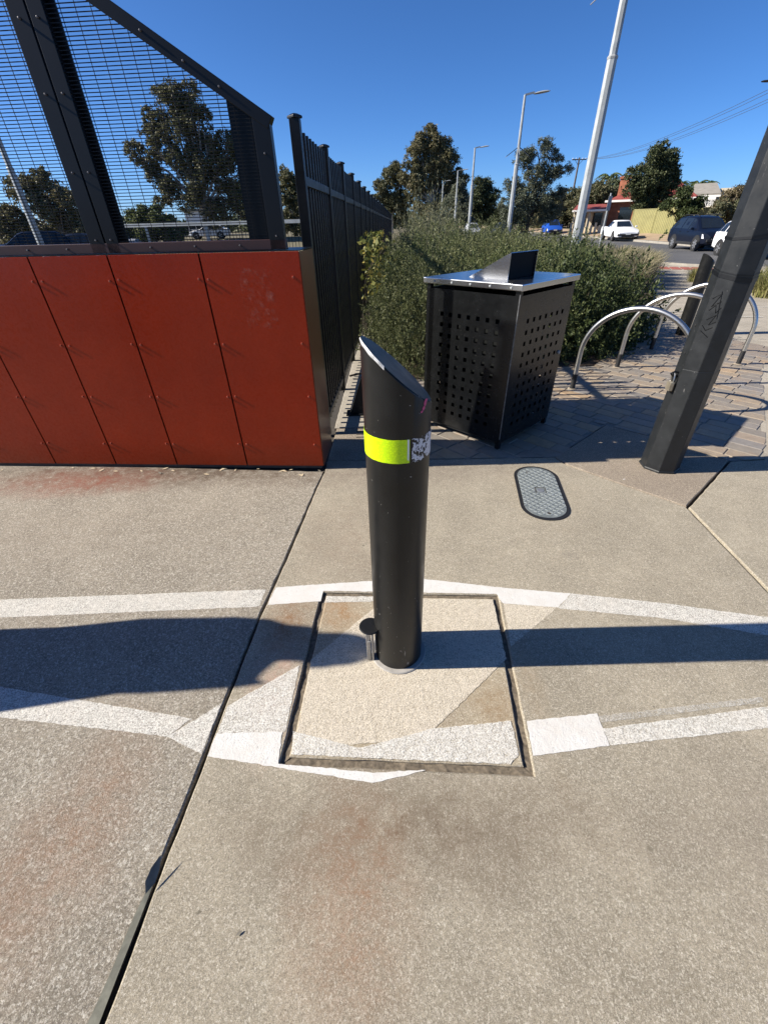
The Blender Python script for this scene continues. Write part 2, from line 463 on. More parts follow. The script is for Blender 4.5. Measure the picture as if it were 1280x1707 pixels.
# ------------------------------------------------------------------ setting: terrain, road, footpath
def sstep(a, b, x):
    t = min(1, max(0, (x - a) / (b - a))); return t * t * (3 - 2 * t)
def hpath(x, y):
    return -.13 * sstep(8, 18, math.hypot(x, y))
def hter(x, y):
    z = -.09
    if x > -1: z -= .22 * sstep(9, 15, y) * sstep(-1, 3, x) if x < 19 else .22 * sstep(9, 15, y)
    z += .46 * sstep(20.6, 25, x)
    return z
xs = [-900, -400, -160, -80, -40, -20, -10, -5, -2, -1, 0, 1, 2, 3, 5, 8, 12, 16, 19, 20, 20.6, 21.5, 23, 25, 30, 45, 80, 160, 400, 900]
ys = [-60, -20, -8, -3, 0, 3, 6, 8, 9, 10, 11, 12, 13, 14, 15, 18, 24, 32, 45, 60, 90, 150, 300, 700, 1500]
mb = MB(); mb.add([(x, y, hter(x, y)) for y in ys for x in xs],
                  [(j * len(xs) + i, j * len(xs) + i + 1, (j + 1) * len(xs) + i + 1, (j + 1) * len(xs) + i) for j in range(len(ys) - 1) for i in range(len(xs) - 1)])
struct(mb.build('ground', 'earth', smooth=60))

# near side kerb line (curving into the side street), far side kerb line
kerb = [(7.5, 400), (8.5, 120), (9.2, 50), (9.9, 30), (10.5, 24), (11.1, 20.8), (12.0, 18.6), (13.4, 17.0), (15.3, 15.9), (18, 15.2), (40, 14.2)]
far = [(24.5, 400), (22.6, 120), (21.4, 60), (20.6, 42), (20.0, 30), (19.6, 22), (19.4, 19.5), (40, 19.0)]
mb = MB()
mb.add([(x, y, -.2) for x, y in kerb] + [(x, y, -.2) for x, y in far],
       [(i, i + 1, len(kerb) + min(i + 1, len(far) - 1), len(kerb) + min(i, len(far) - 1)) for i in range(len(kerb) - 1) if i < len(far) - 1]
       + [(i, i + 1, len(kerb) + len(far) - 1) for i in range(len(far) - 1, len(kerb) - 1)])
struct(mb.build('road', 'asphalt'))
def kerb_run(name, pts, side, h=.13, wd=.15, mat='kerb'):
    mb = MB(); n = len(pts); vs = []
    for i, (x, y) in enumerate(pts):
        a = Vector(pts[max(i - 1, 0)]); b = Vector(pts[min(i + 1, n - 1)]); d = (b - a).normalized(); nn = Vector((d.y, -d.x)) * side
        for o, z in ((0, -.3), (0, -.2 + h), (wd, -.2 + h + .01), (wd, -.3)): vs.append((x + nn.x * o, y + nn.y * o, z))
    mb.add(vs, [(i * 4 + k, i * 4 + k + 1, i * 4 + k + 5, i * 4 + k + 4) for i in range(n - 1) for k in range(3)])
    return struct(mb.build(name, mat))
kerb_run('kerb', kerb, 1)
kerb_run('kerb', far, -1)
# yellow no-stopping line along the near kerb
mb = MB(); pts = kerb[3:8]
for (x0, y0), (x1, y1) in zip(pts, pts[1:]):
    mb.add([(x0 + .15, y0 + .05, -.195), (x0 + .27, y0 + .05, -.195), (x1 + .27, y1 + .1, -.195), (x1 + .15, y1 + .1, -.195)], [(0, 1, 2, 3)])
mk = mb.build('yellow_line', 'yellowline', bpy.data.objects['road'])
# far verge footpath
mb = MB()
vs = []
for i, (x, y) in enumerate(far[:-1]):
    for o in (.16, 3.4): vs.append((x + o, y, hter(x + o, y) + .10 if o > 1 else -.05))
mb.add(vs, [(i * 2, i * 2 + 1, i * 2 + 3, i * 2 + 2) for i in range(len(far) - 2)])
struct(mb.build('verge', simple('dry verge dirt', (.33, .24, .15), .95, 0, .2, 1.2, coord='pos')))

# footpath of pale concrete between the pavers and the road
pp = [(2.62, 2.45), (4.22, 4.72), (5.28, 5.83), (4.40, 7.55), (5.6, 9.4), (7.6, 13.0), (9.3, 16.2), (10.9, 20.5)]
pr = [(9, -1), (9.5, 3), (10.5, 6), (12, 9), (14, 11.5), (15, 13), (15.0, 15.5), (11.9, 18.6)]
mb = MB(); K = 8; vs = []
for (a, b) in zip(pp, pr):
    for k in range(K + 1):
        x = a[0] + (b[0] - a[0]) * k / K; y = a[1] + (b[1] - a[1]) * k / K
        vs.append((x, y, hpath(x, y) - .006))
mb.add(vs, [(i * (K + 1) + k, i * (K + 1) + k + 1, (i + 1) * (K + 1) + k + 1, (i + 1) * (K + 1) + k) for i in range(len(pp) - 1) for k in range(K)])
struct(mb.build('footpath', 'conc_pale'))
foot = bpy.data.objects['footpath']
mb = MB()
for i in range(5):
    for j in range(3):
        x = 10.55 + .31 * i + .12 * j; y = 17.6 - .17 * i + .30 * j
        mb.box((x, y, hpath(x, y) + .004), (.29, .29, .012), rz=-.5)
o = mb.build('tactile_paving', 'tactile', foot)
# scratched white writing-like scuffs on the footpath
mb = MB()
for (x, y, l, a) in [(5.3, 8.2, 1.2, .2), (6.3, 8.0, .9, -.15), (8.4, 8.9, 2.4, -.2), (5.9, 8.7, .8, .1)]:
    mb.box((x, y, hpath(x, y) + .003), (l, .06, .004), rz=a)
mb.build('chalk_mark', 'paint_faint', foot)

# garden bed soil under the hedge
bed = [(.28, 4.85), (1.9, 5.2), (2.62, 5.25), (4.45, 7.6), (5.6, 9.4), (7.6, 13.0), (9.3, 16.2), (10.6, 20.3), (9.5, 30), (1.4, 30), (.62, 16), (.15, 8)]
mb = MB(); mb.prism(bed, -.25, -.016)
struct(mb.build('garden_bed', 'mulch'))

# ------------------------------------------------------------------ setting: concrete slabs with open joints
def ragged(poly, step=.05, amp=.0018, seed=0):
    rn = random.Random(seed); out = []
    for i, a in enumerate(poly):
        b = poly[(i + 1) % len(poly)]; L = math.dist(a, b); k = max(1, min(90, int(L / step)))
        for j in range(k):
            t = j / k; out.append((a[0] + (b[0] - a[0]) * t + rn.uniform(-amp, amp), a[1] + (b[1] - a[1]) * t + rn.uniform(-amp, amp)))
    return out
def inset(poly, d):
    n = len(poly); out = []
    area = sum(poly[i][0] * poly[(i + 1) % n][1] - poly[(i + 1) % n][0] * poly[i][1] for i in range(n))
    sg = 1 if area > 0 else -1
    for i in range(n):
        a = Vector(poly[i - 1]); b = Vector(poly[i]); c = Vector(poly[(i + 1) % n])
        d1 = (b - a).normalized(); d2 = (c - b).normalized(); nn = Vector((-d1.y - d2.y, d1.x + d2.x))
        nn = nn.normalized() * sg if nn.length > 1e-6 else Vector((0, 0))
        out.append((b.x + nn.x * d, b.y + nn.y * d))
    return out
def slab(name, poly, mat, parent, hole=None, top=0.0, depth=.05, seed=0, amp=.0018, cham=.005):
    bm = bmesh.new()
    loops = [(ragged(poly, seed=seed, amp=amp), 1)]
    if hole: loops.append((ragged(hole, step=.05, seed=seed + 9, amp=amp * .8), -1))
    edges = []
    for lp, sg in loops:
        n = len(lp); inn = inset(lp, cham * sg)
        vt = [bm.verts.new((x, y, top)) for x, y in inn]
        vm = [bm.verts.new((x, y, top - cham * .8)) for x, y in lp]
        vb = [bm.verts.new((x, y, top - depth)) for x, y in lp]
        for i in range(n):
            j = (i + 1) % n
            edges.append(bm.edges.new((vt[i], vt[j])))
            bm.faces.new((vt[i], vt[j], vm[j], vm[i])); bm.faces.new((vm[i], vm[j], vb[j], vb[i]))
    bmesh.ops.triangle_fill(bm, edges=edges, use_beauty=True)
    bmesh.ops.recalc_face_normals(bm, faces=bm.faces)
    for f in bm.faces:
        if abs(f.normal.z) > .9 and f.normal.z < 0: f.normal_flip()
    me = bpy.data.meshes.new(name); bm.to_mesh(me); bm.free(); me.materials.append(M[mat])
    return link(name, me, parent)

mb = MB(); mb.prism([(-6, -3.2), (8.9, -3.2), (8.9, -1), (2.75, 2.4), (4.3, 4.7), (5.35, 5.85), (4.45, 7.6), (2.62, 5.25), (.28, 4.85), (.15, 8), (.62, 16), (1.2, 26), (.5, 26), (-.5, 4), (-.45, 2.9), (-6, 3.4)], -.2, -.026)
pav = struct(mb.build('pavement', 'joint'))
J = [(-.429, 2.72), (-.462, 2.476), (-.536, 1.782), (-.592, 1.335), (-.625, .921), (-.638, .719), (-.668, .35), (-.684, .136), (-.72, -.4), (-.9, -3)]
g = .008
# widening of the joint towards the viewer's feet
gl = [.004, .005, .006, .006, .007, .007, .008, .014, .016, .016]
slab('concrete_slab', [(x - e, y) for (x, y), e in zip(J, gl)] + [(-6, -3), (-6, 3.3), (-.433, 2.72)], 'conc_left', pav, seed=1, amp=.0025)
SQ = [(-.317, 1.492), (.540, 1.440), (.470, .634), (-.374, .690)]
SI = [(-.293, 1.468), (.516, 1.418), (.442, .664), (-.345, .714)]
slab('concrete_slab', [(x + e, y) for (x, y), e in zip(reversed(J), reversed(gl))] + [(-.425, 2.882), (-.36, 2.882), (1.305, 2.846), (1.352, 2.716), (1.878, 2.143), (1.83, 1.421), (1.77, .6), (1.6, -3)][::1], 'conc_right', pav, hole=SQ, seed=2)
slab('concrete_slab', SI, 'conc_patch', pav, seed=3, amp=.0014, top=-.001)
slab('concrete_slab', [(1.618, -3), (1.784, .6), (1.845, 1.421), (1.897, 2.138), (2.556, 2.714), (2.846, 2.724), (8.9, 2.6), (8.9, -3)], 'conc_right', pav, seed=4)
slab('concrete_slab', [(1.365, 2.722), (1.887, 2.153), (2.545, 2.724), (2.213, 3.164), (1.955, 3.425), (1.318, 2.853)], 'conc_dark', pav, seed=5)
slab('concrete_slab', [(-.42, 2.894), (.28, 2.880), (.26, 3.50), (-.40, 3.50)], 'conc_dark', pav, seed=6)
slab('concrete_slab', [(-.42, 3.512), (.28, 3.512), (.27, 4.84), (.20, 5.6), (-.36, 5.6)], 'conc_pale', pav, seed=7)
slab('concrete_slab', [(-.36, 5.612), (.2, 5.612), (.13, 8), (.62, 16), (.3, 16)], 'conc_pale', pav, seed=8)
# slots of the drain in the strip beside the fence
mb = MB()
for k in range(4): mb.box((-.02, 3.30 + .062 * k, .0015), (.40, .012, .004))
mb.build('drain_slot', 'joint', pav)
# sealant hanging out of the joint and old filler in the patch groove
mb = MB()
NS = 22
def seal(t):
    y = .40 - t * .46; x = -.664 - .045 * t
    wl = (.004 + .013 * min(1, t * 2.2)) * (1 + .22 * sin(11 * t)); return x - .004, y, wl, .0035 + .002 * sin(9 * t)
for i in range(NS):
    (x, y, w0, z0), (x1_, y1_, w1, z1) = seal(i / NS), seal((i + 1) / NS)
    mb.add([(x - w0, y, z0), (x + w0 * .55, y - .002, z0 - .003), (x1_ + w1 * .55, y1_ - .002, z1 - .003), (x1_ - w1, y1_, z1)], [(0, 1, 2, 3)])
mb.build('joint_sealant', 'sealant', pav)
mb = MB()
for (a, b), (c, d) in zip(zip(SQ, SI), zip(SQ[1:] + SQ[:1], SI[1:] + SI[:1])):
    n = 24
    for k in range(n):
        q = lambda P, Q, t: (P[0] + (Q[0] - P[0]) * t, P[1] + (Q[1] - P[1]) * t)
        o0, o1, i0, i1 = q(a, c, k / n), q(a, c, (k + 1) / n), q(b, d, k / n), q(b, d, (k + 1) / n)
        z = lambda t: -.012 + .003 * math.sin(t * 1.7)
        mb.add([(*o0, z(k)), (*o1, z(k + 1)), (*i1, z(k + 1.5)), (*i0, z(k + .5))], [(0, 1, 2, 3)])
mb.build('groove_filler', simple('gritty groove filler', (.13, .105, .075), .95, 0, .5, 70, coord='pos'), pav)

# painted lines, each a thin sheet on its slab
LZ = [.0005]
def line(poly, mat, name='painted_line'):
    LZ[0] += .00012
    lp = ragged(poly, .014, .0018, seed=int(LZ[0] * 1e6))
    bm = bmesh.new(); vt = [bm.verts.new((x, y, LZ[0])) for x, y in lp]
    es = [bm.edges.new((vt[i], vt[(i + 1) % len(vt)])) for i in range(len(vt))]
    bmesh.ops.triangle_fill(bm, edges=es, use_beauty=True)
    for f in bm.faces:
        if f.normal.z < 0: f.normal_flip()
    me = bpy.data.meshes.new(name); bm.to_mesh(me); bm.free(); me.materials.append(M[mat])
    return link(name, me, pav)
line([(-2.9, 1.47), (-1.9, 1.497), (-.60, 1.519), (-.61, 1.405), (-1.85, 1.378), (-2.9, 1.35)], 'paint_worn')
line([(-.552, 1.532), (-.07, 1.560), (.175, 1.568), (.554, 1.492), (.893, 1.437), (.80, 1.350), (.55, 1.385), (.535, 1.447), (-.31, 1.499), (-.315, 1.43), (-.57, 1.415)], 'paint_fresh')
line([(-.289, 1.462), (.0, 1.448), (-.08, 1.418), (-.299, 1.42)], 'paint_worn')
line([(.80, 1.352), (.553, 1.383), (.525, 1.14)], 'paint_haze')
line([(.895, 1.437), (1.3, 1.36), (1.712, 1.26), (2.4, 1.06), (2.33, .96), (1.64, 1.16), (1.25, 1.27), (.80, 1.345)], 'paint_worn')
line([(.0, 1.44), (.51, 1.41), (.49, 1.08), (.126, .765), (-.335, .735), (-.32, 1.1)], 'paint_haze')
line([(-2.7, 1.22), (-1.557, 1.011), (-.732, .858), (-.795, .793), (-1.46, .882), (-2.6, 1.07)], 'paint_worn')
line([(-.640, .912), (-.795, .793), (-.735, .765), (-.652, .730)], 'paint_worn')
line([(-.612, .905), (-.365, 1.075), (-.375, .80), (-.62, .80)], 'paint_worn')
line([(-.62, .80), (-.385, .80), (-.379, .690), (-.20, .672), (-.06, .655), (.117, .660), (-.03, .628), (-.062, .625), (-.30, .665), (-.50, .700), (-.628, .72)], 'paint_fresh')
line([(-.346, .800), (-.105, .735), (.152, .796), (.44, .818), (.436, .700), (.40, .671), (.099, .69), (-.34, .72)], 'paint_worn')
line([(.496, .815), (.761, .836), (.753, .722), (.482, .694)], 'paint_fresh')
line([(.757, .780), (1.396, .846), (2.2, .95), (2.1, .865), (1.336, .767), (.756, .722)], 'paint_worn')
line([(.762, .826), (1.40, .884), (1.39, .862), (.762, .802)], 'paint_faint')

# ------------------------------------------------------------------ setting: slate pavers laid on the diagonal
from math import cos, sin
A0 = R(41.5)
du = Vector((cos(A0), sin(A0))); dv = Vector((-sin(A0), cos(A0)))
def inpoly(p, poly):
    c = False; n = len(poly)
    for i in range(n):
        a = poly[i]; b = poly[i - 1]
        if (a[1] > p[1]) != (b[1] > p[1]) and p[0] < (b[0] - a[0]) * (p[1] - a[1]) / (b[1] - a[1]) + a[0]: c = not c
    return c
PV = [(.29, 2.885), (1.31, 2.862), (1.955, 3.437), (2.22, 3.175), (2.552, 2.732), (2.84, 2.742), (4.3, 4.7), (5.33, 5.85), (4.45, 7.55), (2.62, 5.22), (1.9, 5.17), (.29, 4.82)]
def clip(poly, a, b):
    # keep the part left of the directed edge a->b
    out = []; n = len(poly)
    sd = lambda p: (b[0] - a[0]) * (p[1] - a[1]) - (b[1] - a[1]) * (p[0] - a[0])
    for i in range(n):
        p, q = poly[i], poly[(i + 1) % n]; s0, s1 = sd(p), sd(q)
        if s0 >= 0: out.append(p)
        if s0 * s1 < 0:
            t = s0 / (s0 - s1); out.append((p[0] + (q[0] - p[0]) * t, p[1] + (q[1] - p[1]) * t))
    return out
pvs = struct(MB().prism([(x, y) for x, y in PV], -.06, -.0085).build('paved_area', simple('paver grout', (.22, .20, .17), .95, 0, .25, 30, coord='pos')))
rn = random.Random(3)
PL, PW = .235, .14
pieces = []
o0 = Vector((.29, 2.88))
for r_ in range(-40, 50):
    off = (r_ % 2) * PL * .5 + rn.uniform(-.03, .03)
    cs = -10 * PL + off
    while cs < 7:
        L = PL * rn.choice((.75, 1, 1, 1.2)); a, b = cs + .004, cs + L - .004; cs += L
        # courses run along the hoops (-dv), rows step along du
        q = [(a, r_ * PW + .004), (b, r_ * PW + .004), (b, (r_ + 1) * PW - .004), (a, (r_ + 1) * PW - .004)]
        wq = [(o0.x + du.x * v + -dv.x * u, o0.y + du.y * v - dv.y * u) for u, v in q]
        inside = [inpoly(p, PV) for p in wq]
        if not any(inside): continue
        if not all(inside):
            # cut along whichever border edges the paver crosses
            for i in range(len(PV)):
                e0, e1 = PV[i], PV[(i + 1) % len(PV)]
                mid = (sum(p[0] for p in wq) / 4, sum(p[1] for p in wq) / 4)
                dd = abs((e1[0] - e0[0]) * (mid[1] - e0[1]) - (e1[1] - e0[1]) * (mid[0] - e0[0])) / math.dist(e0, e1)
                tt = ((mid[0] - e0[0]) * (e1[0] - e0[0]) + (mid[1] - e0[1]) * (e1[1] - e0[1])) / math.dist(e0, e1) ** 2
                if dd < .25 and -.25 < tt < 1.25 and i not in (1, 3, 9): wq = clip(wq, e0, e1)
                elif dd < .2 and 0 <= tt <= 1: wq = clip(wq, e0, e1)
                if len(wq) < 3: break
        if len(wq) < 3: continue
        ar = abs(sum(wq[i][0] * wq[(i + 1) % len(wq)][1] - wq[(i + 1) % len(wq)][0] * wq[i][1] for i in range(len(wq)))) / 2
        if ar < .006: continue
        cx = sum(p[0] for p in wq) / len(wq); cy = sum(p[1] for p in wq) / len(wq)
        pieces.append((math.hypot(cx, cy), wq, cx, cy))
pieces.sort(key=lambda t: t[0])
for k, (d_, wq, cx, cy) in enumerate(pieces[:300]):
    n = len(wq); zt = rn.uniform(-.0025, .0005); tx, ty = rn.uniform(-.007, .007), rn.uniform(-.007, .007)
    inn = [(cx + (x - cx) * .965, cy + (y - cy) * .965) for x, y in wq]
    zz = lambda x, y: zt + tx * (x - cx) + ty * (y - cy)
    vs = [(x - cx, y - cy, zz(x, y)) for x, y in inn] + [(x - cx, y - cy, zz(x, y) - .006) for x, y in wq] + [(x - cx, y - cy, -.03) for x, y in wq]
    fs = [tuple(range(n))] + [(i, (i + 1) % n, n + (i + 1) % n, n + i) for i in range(n)] + [(n + i, n + (i + 1) % n, 2 * n + (i + 1) % n, 2 * n + i) for i in range(n)]
    mb = MB(); mb.add(vs, fs)
    o = mb.build('paver', 'slate', pvs); o.location = (cx, cy, 0)
if len(pieces) > 300:
    mb = MB()
    for (d_, wq, cx, cy) in pieces[300:]: mb.prism(wq if True else wq, -.03, -.003 + rn.uniform(-.003, .002))
    stuff(mb.build('paver', 'slate', pvs))
print('pavers', len(pieces))

# ------------------------------------------------------------------ bollard
def make_bollard(loc, label, full=True, hl=1.262, hr=1.09, rad=.0955, rz=0.0):
    t = thing('bollard', label, 'bollard', loc, rz)
    n = 64; mb = MB()
    sl = (hr - hl) / (2 * rad); zm = (hl + hr) / 2
    lower = [(rad * cos(2 * PI * j / n), rad * sin(2 * PI * j / n)) for j in range(n)]
    zs = [0, .02, .25, .5, .75, .95]
    rings = [[(x, y, z) for x, y in lower] for z in zs] + [[(x, y, zm + sl * x - .004) for x, y in lower]] + [[(x * .97, y * .97, zm + sl * x * .97) for x, y in lower]]
    vs = [v for q in rings for v in q]
    fs = [(i * n + j, i * n + (j + 1) % n, (i + 1) * n + (j + 1) % n, (i + 1) * n + j) for i in range(len(rings) - 1) for j in range(n)]
    mb.add(vs, fs)
    mb.build('tube', 'bollard', t, smooth=35)
    mb = MB(); mb.add([(x * .972, y * .972, zm + sl * x * .972 + .0015) for x, y in lower] + [(0, 0, zm + .0015)], [(j, (j + 1) % n, n) for j in range(n)])
    mb.build('slanted_cap', 'bollard', t)
    if not full: return t
    def band(name, a0, a1, z0, z1, off, mat, k=28, parent=t, wav=0):
        mb = MB(); vs = []
        rr = random.Random(5)
        for i in range(k + 1):
            a = R(a0 + (a1 - a0) * i / k)
            w0, w1 = rr.uniform(-wav, wav), rr.uniform(-wav, wav)
            for z, o in ((z0 + w0, off - .0005), (z0 + w0, off), (z1 + w1, off), (z1 + w1, off - .0005)): vs.append(((rad + o) * cos(a), (rad + o) * sin(a), z))
        mb.add(vs, [(i * 4 + q, i * 4 + q + 1, i * 4 + q + 5, i * 4 + q + 4) for i in range(k) for q in range(3)])
        return mb.build(name, mat, parent, smooth=40)
    tape = band('reflective_tape', -200, -72, .945, 1.016, .0014, 'lime', wav=.0004)
    tape['label'] = 'lime yellow reflective tape band'
    band('tape_edge', -76, -73, .953, 1.014, .0018, 'white_plastic', k=3, parent=tape, wav=.003)
    o = band('torn_tape', -68, -5, .945, 1.014, .0013, 'torn', wav=.003)
    o['label'] = 'torn silver remains of tape'
    # pale worn rim at the high side of the slanted top
    mb = MB(); vs = []
    for i in range(15):
        a = R(-176 + 64 * i / 14); e = .0025 + .002 * sin(PI * i / 14) + .001 * sin(5.0 * i)
        x, y = cos(a), sin(a)
        vs += [(rad * x * 1.004, rad * y * 1.004, zm + sl * rad * x - .004 - e), (rad * x * 1.005, rad * y * 1.005, zm + sl * rad * x - .0025), (rad * x * .985, rad * y * .985, zm + sl * rad * x * .97 + .0030)]
    mb.add(vs, [(i * 3 + q, i * 3 + q + 1, i * 3 + q + 4, i * 3 + q + 3) for i in range(14) for q in (0, 1)])
    mb.build('worn_rim', simple('bare worn edge', (.45, .45, .44), .5, .3, .4, 60), t)
    # splash of pink paint on the front right
    mb = MB()
    for (a, z, sa, sz) in ((-42, 1.108, 4.5, .010), (-46, 1.094, 3.5, .006), (-50, 1.086, 3.0, .0035), (-39, 1.113, 3, .004)):
        k = 9; ring = []
        for i in range(k):
            q = 2 * PI * i / k; aa = R(a + sa * cos(q) * (.7 + .5 * random.random())); zz = z + sz * sin(q) + .25 * sz * cos(q)
            ring.append(((rad + .0008) * cos(aa), (rad + .0008) * sin(aa), zz))
        mb.add(ring, [tuple(range(k))])
    mb.build('paint_splash', 'pink', t)
    # ground sleeve
    mb = MB(); mb.lathe([(.0975, .001), (.114, .001), (.116, .004), (.112, .007), (.0975, .007)], n=48)
    mb.build('ground_sleeve', simple('mortar collar', (.33, .31, .28), .9, 0, .2, 20), t)
    # locking hasp with round flap on the left
    hx, hy = -.122, -.030
    lk = thing_part = MB()
    lk.box((hx, hy, .085), (.016, .034, .16)); lk.box((hx + .017, hy - .006, .085), (.008, .03, .16)); lk.box((hx + .004, hy - .016, .10), (.012, .010, .05))
    hs = lk.build('locking_hasp', simple('worn zinc', (.36, .35, .33), .45, .5, .25, 25), t, bev=.002)
    mb = MB(); mb.lathe([(.004, .19), (.040, .19), (.043, .194), (.040, .198), (.004, .198)], c=(hx + .010, hy, 0), n=32)
    mb.build('round_flap', 'bollard', hs, smooth=40)
    mb = MB(); mb.box((-.098, -.02, .175), (.05, .018, .018)); mb.build('flap_arm', 'bollard', hs)
    return t
make_bollard((.045, 1.135, 0), 'tall black bollard with slanted top and lime reflective band, standing in the cut square')
# the other bollard behind the hoops
make_bollard((4.60, 6.74, 0), 'plain black bollard standing behind the steel bicycle hoops', full=False, hl=1.05, hr=.93, rad=.085)

# ------------------------------------------------------------------ red panel wall with mesh screen
wd = Vector((-2.55, .187)).normalized()             # runs to the left, away from the free end
wn = Vector((wd.y, -wd.x));
if wn.y > 0: wn = -wn                                # faces the open pavement
W0 = Vector((-.433, 2.755))
wall = thing('screen_wall', 'low wall of red metal panels topped by black mesh screens', 'wall', (W0.x, W0.y, 0), math.atan2(wd.y, wd.x))
# local frame: +x along the wall to the left, y: front is +/-?
ysg = 1 if (Matrix.Rotation(-math.atan2(wd.y, wd.x), 2) @ wn).y > 0 else -1   # sign of local y that is the front
JN = [0.0, .577, 1.117, 1.597, 2.08, 2.56, 3.04, 3.52]
HT = 1.378
RIV = MB(); RIV.lathe([(.0005, .009), (.0055, .0085), (.007, .005), (.007, -.002)], n=10)
rivme = RIV.mesh('screw', simple('red screw head', (.42, .10, .06), .22, .3, .2, 40), smooth=40)
for a, b in zip(JN, JN[1:]):
    mb = MB(); mb.box(((a + b) / 2, ysg * -.002, (HT + .028) / 2), (b - a - .010, .005, HT - .028))
    pn = mb.build('panel', 'red', wall, bev=.0012)
    for sx in (a + (.05 if a > 0 else .05), b - .028):
        if a > 0 and sx < (a + b) / 2: sx = a + .030
        for z in (.20, .55, .89, 1.25):
            o = link('screw', rivme, pn, (sx + random.uniform(-.004, .004), ysg * .0005, z + random.uniform(-.004, .004)))
            o.rotation_euler = (R(-90) * ysg, 0, 0)
# residue of a torn sign on the end panel
mb = MB(); mb.add([(.18, ysg * .0016, .98), (.37, ysg * .0016, .98), (.37, ysg * .0016, 1.30), (.18, ysg * .0016, 1.30)], [(0, 1, 2, 3)])
mb.build('sign_residue', 'residue', wall)
mb = MB(); mb.box((1.80, ysg * -.10, .70), (3.50, .17, 1.34)); mb.build('backing_frame', 'navy', wall)
mb = MB(); mb.box((1.78, ysg * -.07, .014), (3.52, .12, .024)); mb.build('skirting', simple('grimy skirting', (.05, .04, .032), .8, 0, .4, 10), wall)
mb = MB(); mb.box((.004, ysg * -.19, .70), (.006, .36, 1.35)); mb.build('end_panel', 'brown', wall)['label'] = 'bronze brown end panel'
mb = MB(); mb.box((1.78, ysg * -.19, HT + .003), (3.56, .37, .004)); mb.build('capping', 'navy', wall)
# mesh screen
def top_at(s): return 1.945 + .605 * (s - .08)
YM = ysg * -.06
mb = MB(); mb.box((1.83, YM, HT + .032), (3.50, .05, .05)); br = mb.build('bottom_rail', simple('maroon rail paint', (.045, .014, .012), .45, 0, .2, 9), wall, bev=.003)
mb = MB(); mb.bar((.08, YM, top_at(.08) - .03), (3.4, YM, top_at(3.4) - .03), .055, .055); mb.build('top_rail', 'navy', wall, bev=.003)
def post(s0, s1, y=YM, dp=.05, nm='post'):
    mb = MB(); z0 = HT + .007
    vs = []
    for yy in (y - dp / 2, y + dp / 2): vs += [(s0, yy, z0), (s1, yy, z0), (s1, yy, top_at(s1) - .005), (s0, yy, top_at(s0) - .005)]
    mb.add(vs, [(0, 1, 2, 3), (4, 5, 6, 7), (0, 1, 5, 4), (1, 2, 6, 5), (2, 3, 7, 6), (3, 0, 4, 7)])
    return mb.build(nm, 'navy', wall, bev=.002)
post(.083, .168)
post(.165, .30, YM + ysg * -.035, .006, 'inner_flange')
p1 = post(1.045, 1.118); p2 = post(1.128, 1.215); post(2.05, 2.12); post(2.13, 2.20)
post(1.012, 1.047, YM + ysg * -.028, .012, 'inner_flange')
bolt = MB(); bolt.lathe([(.001, .010), (.004, .009), (.0052, .006), (.0052, -.002)], n=10); bme = bolt.mesh('bolt', simple('dull bolt', (.16, .15, .15), .4, .5, .2, 40), smooth=40)
for s, zs in ((.125, (1.45, 1.80)), (1.082, (1.45, 1.75, 2.05, 2.3)), (1.170, (1.45, 1.75, 2.05, 2.3))):
    for z in zs:
        o = link('bolt', bme, wall, (s, YM + ysg * .026, z)); o.rotation_euler = (R(-90) * ysg, 0, 0)
for s in (.34, .60, .86, 1.36, 1.6, 1.86):
    o = link('bolt', bme, br, (s, YM + ysg * .026, HT + .032)); o.rotation_euler = (R(-90) * ysg, 0, 0)
for s in (.30, .45, .62):
    o = link('bolt', bme, wall, (s, YM + ysg * .028, top_at(s) - .03)); o.rotation_euler = (R(-90) * ysg, 0, 0)
def mesh_panel(s0, s1):
    mb = MB(); z = HT + .05; wy = YM + ysg * .012; wt = .0034
    while z < top_at(s1):
        a = max(s0, .08 + (z + .03 - 1.945) / .605)
        if a < s1: mb.box(((a + s1) / 2, wy, z), (s1 - a, wt, wt))
        z += .0145
    s = s0 + .03
    while s < s1:
        zt = top_at(s) - .02; z0 = HT + .04
        mb.box((s, wy + ysg * .004, (z0 + zt) / 2), (.0024, .0024, zt - z0)); s += .072
    return stuff(mb.build('mesh_panel', 'meshblack', wall))
mesh_panel(.15, 1.06); mesh_panel(1.20, 2.07); mesh_panel(2.18, 3.38)

# ------------------------------------------------------------------ black picket fence
fd = Vector((math.tan(R(2.67)), 1)).normalized()
F0 = Vector((-.47, 3.40)); BAY = 1.165; NB = 28
fence = thing('picket_fence', 'tall black steel picket fence beside the hedge', 'fence', (F0.x, F0.y, 0), math.atan2(fd.y, fd.x))
FT = 2.02
mb = MB(); mb.box((0, 0, FT / 2), (.062, .062, FT)); mb.lathe([(.047, FT), (.047, FT + .012), (.02, FT + .022)], n=4)
postme = mb.mesh('post', 'black', bev=.003)
mb = MB(); mb.box((0, 0, .06 + (FT - .09) / 2), (.032, .025, FT - .10)); pickme = mb.mesh('picket', 'black')
mb = MB(); mb.box((0, 0, 0), (BAY - .064, .045, .05)); railme = mb.mesh('rail', 'black', bev=.003)
for b in range(NB + 1):
    zz = -.004 * b
    link('post', postme, fence, (b * BAY, 0, zz))
    if b == NB: break
    for z in (.13, FT - .29): link('rail', railme, fence, ((b + .5) * BAY, 0, z + zz))
    for k in range(9): link('picket', pickme, fence, (b * BAY + BAY * (k + 1) / 10, 0, zz))
